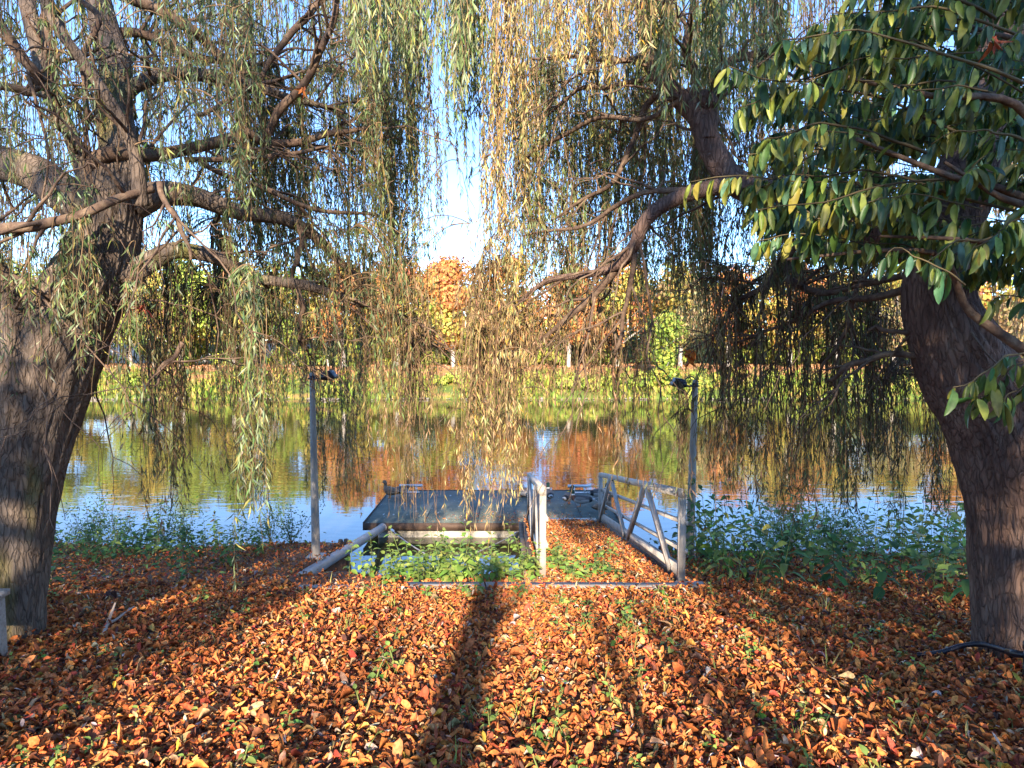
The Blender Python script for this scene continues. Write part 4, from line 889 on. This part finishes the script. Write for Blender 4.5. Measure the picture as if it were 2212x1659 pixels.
for (x0, y0, x1, y1) in [(2260, 750, 2066, 850), (2240, 770, 2110, 880), (2280, 790, 2170, 880), (2300, 770, 2200, 860)]: twig(x0, y0, 2.7, x1, y1, 2.6, .04, .005, 42)
o_ = np.array([2.9, 3.2, float(H(np.array([2.9]), np.array([3.2]))[0])])
def lst(pts, r): a = spline(np.array(pts), 30); return (a, np.linspace(r[0], r[1], 30))
stems = [o_, lst([o_, o_ + (.1, .1, 1.2), Q(2330, 560, 3.2), Q(2212, 430, 3.0), Q(2050, 380, 2.9), Q(1850, 300, 2.8)], (.035, .008)),
         lst([o_ + (.05, 0, 0), Q(2400, 800, 3.1), Q(2300, 500, 3.0), Q(2212, 240, 2.9), Q(2000, 205, 2.8), Q(1800, 160, 2.75)], (.035, .007)),
         lst([o_ + (-.05, .1, 0), Q(2390, 900, 3.3), Q(2212, 757, 3.2), Q(2130, 700, 3.2), Q(2085, 660, 3.2), Q(2040, 560, 3.1), Q(1930, 540, 3.0), Q(1700, 560, 2.9)], (.033, .006)),
         lst([o_, Q(2420, 700, 3.0), Q(2260, 480, 2.9), Q(2150, 420, 2.9), Q(2040, 350, 2.9)], (.03, .007)),
         lst([o_ + (0, .05, 0), Q(2430, 600, 3.1), Q(2300, 560, 3.0), Q(2100, 520, 2.9), Q(1900, 510, 2.9)], (.028, .005)),
         lst([o_ + (0, .1, 0), Q(2450, 500, 3.4), Q(2300, 150, 3.4), Q(2100, 60, 3.3), Q(1900, -20, 3.2)], (.03, .006)),
         lst([o_ + (.1, 0, 0), Q(2430, 900, 2.8), Q(2330, 800, 2.75), Q(2260, 765, 2.7), Q(2200, 780, 2.68)], (.02, .005))]
laurel('cherry_laurel', 'cherry laurel with large glossy drooping leaves hanging in at the upper right', tw, stems, 2.8)
# withered leaf clusters caught in the shoots
def cluster(label, p, n, s, pal):
    g = Geo(); B = np.zeros((n, 3)) + RS.randn(n, 3) * .015; d = norm(np.array([0, 0, -1.]) + RS.randn(n, 3) * .55); L_ = RS.uniform(.6, 1.1, n) * s
    leaves(g, B, d, norm(RS.randn(n, 3)), L_, L_ * .4, TPL[5][0], TPL[5][1], pick(pal, n, .15)); g.tube([(0, 0, .12), (.01, 0, .05), (0, 0, 0)], .002, 4, col=(.2, .12, .06))
    o = g.build('withered_leaves', M['litter'], None); o.location = p; tag(o, label, 'leaves')
cluster('bright orange withered leaf cluster hanging above the right lamp', Q(1488, 757, 5.6), 9, .13, [(1, (.62, .16, .03))])
cluster('red brown withered leaves caught in the laurel at the upper right', Q(2140, 85, 2.9), 5, .06, [(1, (.5, .1, .04))])
cluster('dark red withered leaves hanging beside the left willow trunk', Q(304, 663, 4.5), 9, .06, [(1, (.16, .02, .02)), (1, (.3, .1, .05))])
cluster('small rust withered leaves stuck in the left willow branches', Q(661, 192, 5.6), 6, .06, [(1, (.5, .16, .05))])

# ------------------------------------------------------------------ far bank
def cards(g, c, r, n, pal, s0, s1, rs=RS, jit=.16):
    """n leaf clumps through and around an ellipsoid"""
    u = norm(rs.randn(n, 3)); k = rs.uniform(.55, 1.05, n)[:, None]
    B = np.array(c) + u * k * np.array(r); d = norm(rs.randn(n, 3) + np.array([0, 0, -.3])); L_ = rs.uniform(s0, s1, n)
    d = norm(d - u * (d * u).sum(1, keepdims=True) * .8); leaves(g, B, d, norm(u + rs.randn(n, 3) * .4), L_, L_ * .75, DIA, DIA_F, pick(pal, n, jit) * rs.uniform(.8, 1.2))
PA = dict(o=[(4, (.62, .27, .09)), (3, (.56, .3, .09)), (1, (.42, .3, .1)), (2, (.64, .24, .12))], y=[(3, (.56, .43, .1)), (3, (.46, .42, .1)), (2, (.55, .34, .09)), (1, (.3, .36, .08))],
          g=[(3, (.27, .36, .06)), (3, (.36, .42, .08)), (2, (.44, .44, .1)), (1, (.17, .24, .05))], d=[(3, (.07, .1, .04)), (2, (.11, .14, .05)), (1, (.16, .17, .06))], t=[(3, (.42, .32, .17)), (2, (.35, .33, .13)), (2, (.5, .34, .17))])
def far_tree(label, x, y, h, rad_, mix, cb=None, n=5200, group='autumn trees lining the far bank', tr=.22):
    z = float(H(np.array([x]), np.array([y]))[0]); t = thing('autumn_tree', label, 'tree', (x, y, z), 0, group); gt, gc = Geo(), Geo()
    cb = h * .25 if cb is None else cb; k = np.linspace(0, 1, 12)[:, None]
    gt.tube(wiggle(np.hstack([0 * k, 0 * k, k * h * .72 - .2]), .25), np.linspace(tr, .06, 12), 9)
    for b in range(9):
        a = RS.rand() * 6.28; z0 = RS.uniform(cb * .9, h * .6); l = rad_ * RS.uniform(.5, .9)
        gt.tube(np.hstack([math.cos(a) * l * k, math.sin(a) * l * k, z0 + l * .7 * k]), np.linspace(.1, .02, 12), 5)
    for b in range(17):
        u = norm(RS.randn(3)); zc = (h + cb) / 2; hz = (h - cb) / 2; c = np.array([u[0] * rad_ * .62, u[1] * rad_ * .62, zc + u[2] * hz * .68])
        fr = (c[2] - cb) / (h - cb); key = mix[0] if RS.rand() < .2 + .8 * fr else mix[1]
        cards(gc, c, (rad_ * .45, rad_ * .45, hz * .36), n // 17, PA[key], .24, .46)
    gt.build('trunk', M['farbark'], t, True); gc.build('crown', M['farleaf'], t)
spec = []
x = -46.0; i = 0
kinds = ['gy', 'yg', 'oy', 'gy', 'yo', 'oy', 'oo', 'yo', 'oy', 'ty']
row = []
while x < 47:
    row.append((x + RS.uniform(-.4, .4), 61.5 + RS.uniform(-.8, .8))); x += 5.1
for i, (x, y) in enumerate(row):
    side = 'far left' if x < -14 else ('middle' if x < 14 else 'far right')
    mix = ('yg' if RS.rand() < .6 else 'gy') if x < -17 else ('oy' if RS.rand() < .7 else 'yo') if x < 14 else ('yt' if RS.rand() < .5 else 'oy')
    far_tree({'far left': 'yellow green autumn tree of the far bank row seen behind the left willow', 'middle': 'orange topped chestnut tree with pale trunk in the middle of the far bank row', 'far right': 'golden tan autumn tree of the far bank row seen behind the right willow'}[side],
             x, y, (10.3 if x < 14 else 9.9) + RS.uniform(-.7, .5), 3.3, mix, 1.5, group='far bank row, ' + side)
for x, y, h, r in ((-30, 74, 13, 5), (-20, 76, 12, 5), (-10, 75, 10.5, 4.5), (-1, 76, 10, 4.5), (9, 75, 10.5, 4.5), (19, 76, 11.5, 5), (30, 75, 13, 5.5), (41, 76, 13, 5.5), (-42, 76, 14, 5.5)):
    far_tree('taller tree rising behind the far bank row', x, y, h, r, 'yg' if x < 0 else 'ty', 2, 2200, 'second row of trees beyond the far bank')
far_tree('young yellow green tree leaning over the water left of the right lamp', 12.3, 53.5, 6.2, 1.9, 'gg', .8, 1700, None, .1)
far_tree('small dark red leaved tree on the left of the far bank', -17.3, 62.5, 3.6, 1.5, 'dd', .6, 600, None, .1)
# hedge and distant wood
t = thing('hedge', 'long dark green hedge behind the far bank tree row', 'hedge', (0, 69, 2)); g = Geo()
n = 16000; B = np.stack([RS.uniform(-11, 60, n), 69 + RS.randn(n) * .7, 1.9 + RS.rand(n) ** .8 * 3.8], -1)
L_ = RS.uniform(.25, .45, n); leaves(g, B - (0, 69, 2), norm(RS.randn(n, 3)), norm(RS.randn(n, 3)), L_, L_ * .7, DIA, DIA_F, pick(PA['d'] + [(2, (.12, .16, .04))], n, .2)); g.build('foliage', M['farleaf'], t)
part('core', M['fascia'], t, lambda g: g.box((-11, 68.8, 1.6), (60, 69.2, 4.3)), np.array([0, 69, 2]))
g = Geo()
for i in range(170):
    x = RS.uniform(-105, 105); cards(g, (x, 98 + RS.uniform(-8, 8), 5.5 + RS.uniform(-2, 3.5)), (6, 3, 5), 300, PA[('g', 'y', 't')[i % 3]], .5, .9)
tag(g.build('distant_wood', M['farleaf'], kind='stuff'), 'distant wood behind the far bank', 'wood')
# white wall and pavilion
t = thing('garden_wall', 'long white garden wall with red coping at the left of the far bank', 'wall', (-26, 70, 2)); o0 = np.array(t.location)
part('wall_face', M['whitewall'], t, lambda g: g.box((-44, 70, 1.6), (-16.5, 70.3, 4.1)), o0); part('coping', M['roof'], t, lambda g: g.box((-44.1, 69.9, 4.1), (-16.4, 70.4, 4.3)), o0)
t = thing('garden_pavilion', 'small white flat roofed pavilion with brown door behind the pale trunks', 'pavilion', (-13.7, 68, 2)); o0 = np.array(t.location)
part('wall', M['whitewall'], t, lambda g: g.box((-15.6, 68, 1.6), (-11.8, 70, 4.0)), o0); part('roof', M['whitewall'], t, lambda g: g.box((-15.8, 67.7, 4.0), (-11.6, 70.2, 4.2)), o0)
part('door', M['fascia'], t, lambda g: g.box((-14.2, 67.95, 1.7), (-13.2, 68.0, 3.8)), o0); part('window', M['glass'], t, lambda g: g.box((-12.9, 67.96, 2.7), (-12.2, 68.0, 3.5)), o0)
# bank edge stones, grass and shrubs
g = Geo()
for i in range(330):
    x = RS.uniform(-48, 48) + 2 * RS.randn(); c = np.array([x, 48.5 + RS.randn() * .3 + .25 * math.sin(x * .7), .03 + RS.rand() * .06]); r = np.exp(RS.randn() * .45) * .085; u = np.linspace(0.05, math.pi - .05, 5)
    g.tube(np.stack([c + np.array([0, 0, r * .6]) * math.cos(a) for a in u]), np.sin(u) * r * RS.uniform(.8, 1.2, 5), 6)
tag(g.build('bank_stones', M['stone'], kind='stuff'), 'line of pale stones along the far waterline', 'stones')
g = Geo(); n = 16000; x = RS.uniform(-50, 50, n); y = 48.35 + RS.rand(n) ** 1.3 * 9; ok = RS.rand(n) < np.clip(1.2 - (y - 49) / 8, .12, 1); x, y = x[ok], y[ok]; n = len(x)
L_ = RS.uniform(.25, .6, n) * (1 + .7 * np.sin(x * .9) * np.sin(x * .31)); leaves(g, np.stack([x, y, H(x, y)], -1), norm(np.array([0, 0, 1.]) + RS.randn(n, 3) * .4), norm(RS.randn(n, 3)), L_, L_ * .3, DIA, DIA_F, pick([(3, (.24, .31, .05)), (2, (.36, .36, .07)), (2, (.42, .32, .1)), (1, (.16, .22, .04))], n, .2))
tag(g.build('tall_grass', M['farleaf'], kind='stuff'), 'yellow green grass along the sunny far bank', 'grass')
g = Geo(); n = 14000; x = RS.uniform(-50, 50, n); y = RS.uniform(53, 68, n); L_ = RS.uniform(.15, .3, n)
leaves(g, np.stack([x, y, H(x, y) + .03], -1), norm(RS.randn(n, 3) * (1, 1, .25)), norm(np.array([0, -.5, 1.]) + RS.randn(n, 3) * .4), L_, L_ * .7, DIA, DIA_F, pick([(3, (.6, .3, .14)), (2, (.55, .36, .2)), (1, (.4, .16, .06))], n, .2))
tag(g.build('far_fallen_leaves', M['farleaf'], kind='stuff'), 'orange fallen leaves under the far bank trees', 'leaves')
SL = 'bright yellow green shrub on the far waterline'; SG = 'shrubs on the far waterline'; pr = []
for v_ in range(4):
    t = thing('riverside_shrub', SL, 'shrub', (0, -200, 0), 0, SG); g = Geo(); gs = Geo()
    for b in range(7): cards(g, (RS.uniform(-1, 1), RS.uniform(-.5, .5), RS.uniform(.3, 1.0)), (.6, .5, .45), 130, PA['g'] + [(3, (.42, .42, .08)), (1, (.5, .42, .1))], .15, .3)
    for b in range(7): gs.tube([(0, 0, -.1), (RS.randn() * .3, 0, .5), (RS.randn() * .7, RS.randn() * .3, 1.1)], [.03, .02, .008], 5, col=(.2, .15, .08))
    gs.build('stem', M['twig'], t); g.build('foliage', M['farleaf'], t); pr.append(t)
pts = []
for i in range(24):
    x = RS.uniform(-6, 44) if i < 18 else RS.uniform(-40, -8); y = 50.3 + RS.rand() * 2.5; pts.append((x, y, float(H(np.array([x]), np.array([y]))[0])))
place(pr, pts, SL, SG, .8, 1.4)
SL = 'rounded shrub beneath the far bank trees'; SG = 'shrubs beneath the far bank trees'; pts = []
for i in range(22):
    x = -44 + i * 4.1 + RS.uniform(-1.5, 1.5); y = RS.uniform(63.5, 67); pts.append((x, y, float(H(np.array([x]), np.array([y]))[0])))
place(pr, pts, SL, SG, 1.3, 2.3)

# ------------------------------------------------------------------ trees behind the viewpoint whose shade falls on the bank
def cut_trunk(label, x, y, r0, ztop, lean=0):  # trunks stop short without crowns, shaped so their shadows end low
    z = float(H(np.array([x]), np.array([y]))[0]); t = thing('cut_off_trunk', label, 'trunk', (x, y, z)); k = np.linspace(0, 1, 14)[:, None]; h = ztop - z
    part('trunk', M['bark_dark'], t, lambda g: g.tube(np.hstack([lean * k, 0 * k, k * h - .1]), np.linspace(r0, r0 * .75, 14), 16), None, True)
    part('stub', M['bark_dark'], t, lambda g: g.tube([(lean * .8, 0, h * .8), (lean + r0 * 2, .1, h * .92)], [r0 * .4, r0 * .2], 8), None, True)
cut_trunk('unseen tree trunk behind the viewpoint, cut short to end its broad shadow band', -.4, -7.5, .2, 7.9)
cut_trunk('thin unseen sapling behind the viewpoint, cut short to end its shadow', .48, -6.0, .05, 6.9, .1)
cut_trunk('thin leaning unseen sapling behind the viewpoint, cut short to end its shadow', 1.05, -6.5, .06, 7.0, -.08)
cut_trunk('very thin unseen sapling behind the viewpoint, nearest the broad trunk, cut short to end its shadow', -1.15, -7.0, .045, 7.0, .12)
def shade_bush(label, x0, x1, y0, y1, z1, n, soft, zb=None):
    zc = float(H(np.array([(x0 + x1) / 2]), np.array([y0]))[0]); t = thing('unseen_foliage', label, 'bush', ((x0 + x1) / 2, (y0 + y1) / 2, zc)); o = np.array(t.location); g = Geo()
    B = np.stack([RS.uniform(x0, x1, n), RS.uniform(y0, y1, n), (zb or zc) + RS.rand(n) ** .85 * (z1 - (zb or zc))], -1)
    e = .35 * np.sin(B[:, 2] * 2.3) + .2 * np.sin(B[:, 2] * 5.1); inner = np.minimum(np.abs(B[:, 0] - x0), np.abs(B[:, 0] - x1))
    B = B[(inner > e * .7) & (B[:, 2] < z1 - .6 * RS.rand(n) * soft - .5 * np.abs(np.sin(B[:, 0] * 1.7)) * soft)]; n = len(B)
    L_ = RS.uniform(.12, .24, n); leaves(g, B - o, norm(RS.randn(n, 3)), norm(RS.randn(n, 3)), L_, L_ * .5, DIA, DIA_F, pick(P_LAU, n, .2)); g.build('foliage', M['laurel'], t)
    def st(g):
        for i in range(9):
            a = np.array([RS.uniform(x0, x1), RS.uniform(y0, y1), zc - .1]); g.tube(spline(np.array([a, a + (RS.randn() * .2, 0, 1.2), a + (RS.randn() * .4, 0, z1 - zc - .6)]), 10), np.linspace(.05, .01, 10), 6)
    part('stem', M['branch'], t, st, o, True)
shade_bush('dense bush behind the viewpoint shading the left of the bank', -10, -2.2, -8, -5, 9.0, 17000, 1)
shade_bush('high loose crown behind the viewpoint dappling the left willow', -9, -1.4, -8, -5, 13.5, 5200, 1, 9.3)
shade_bush('tall dense bush behind the viewpoint shading the right of the bank', 1.65, 10.5, -8, -5, 11, 27000, 1)
shade_bush('unseen high crown added behind the viewpoint to shade the laurel', .85, 4, -7.5, -5, 11.6, 5000, 1, 8.2)  # leaf mass added out of view to keep the laurel in shade
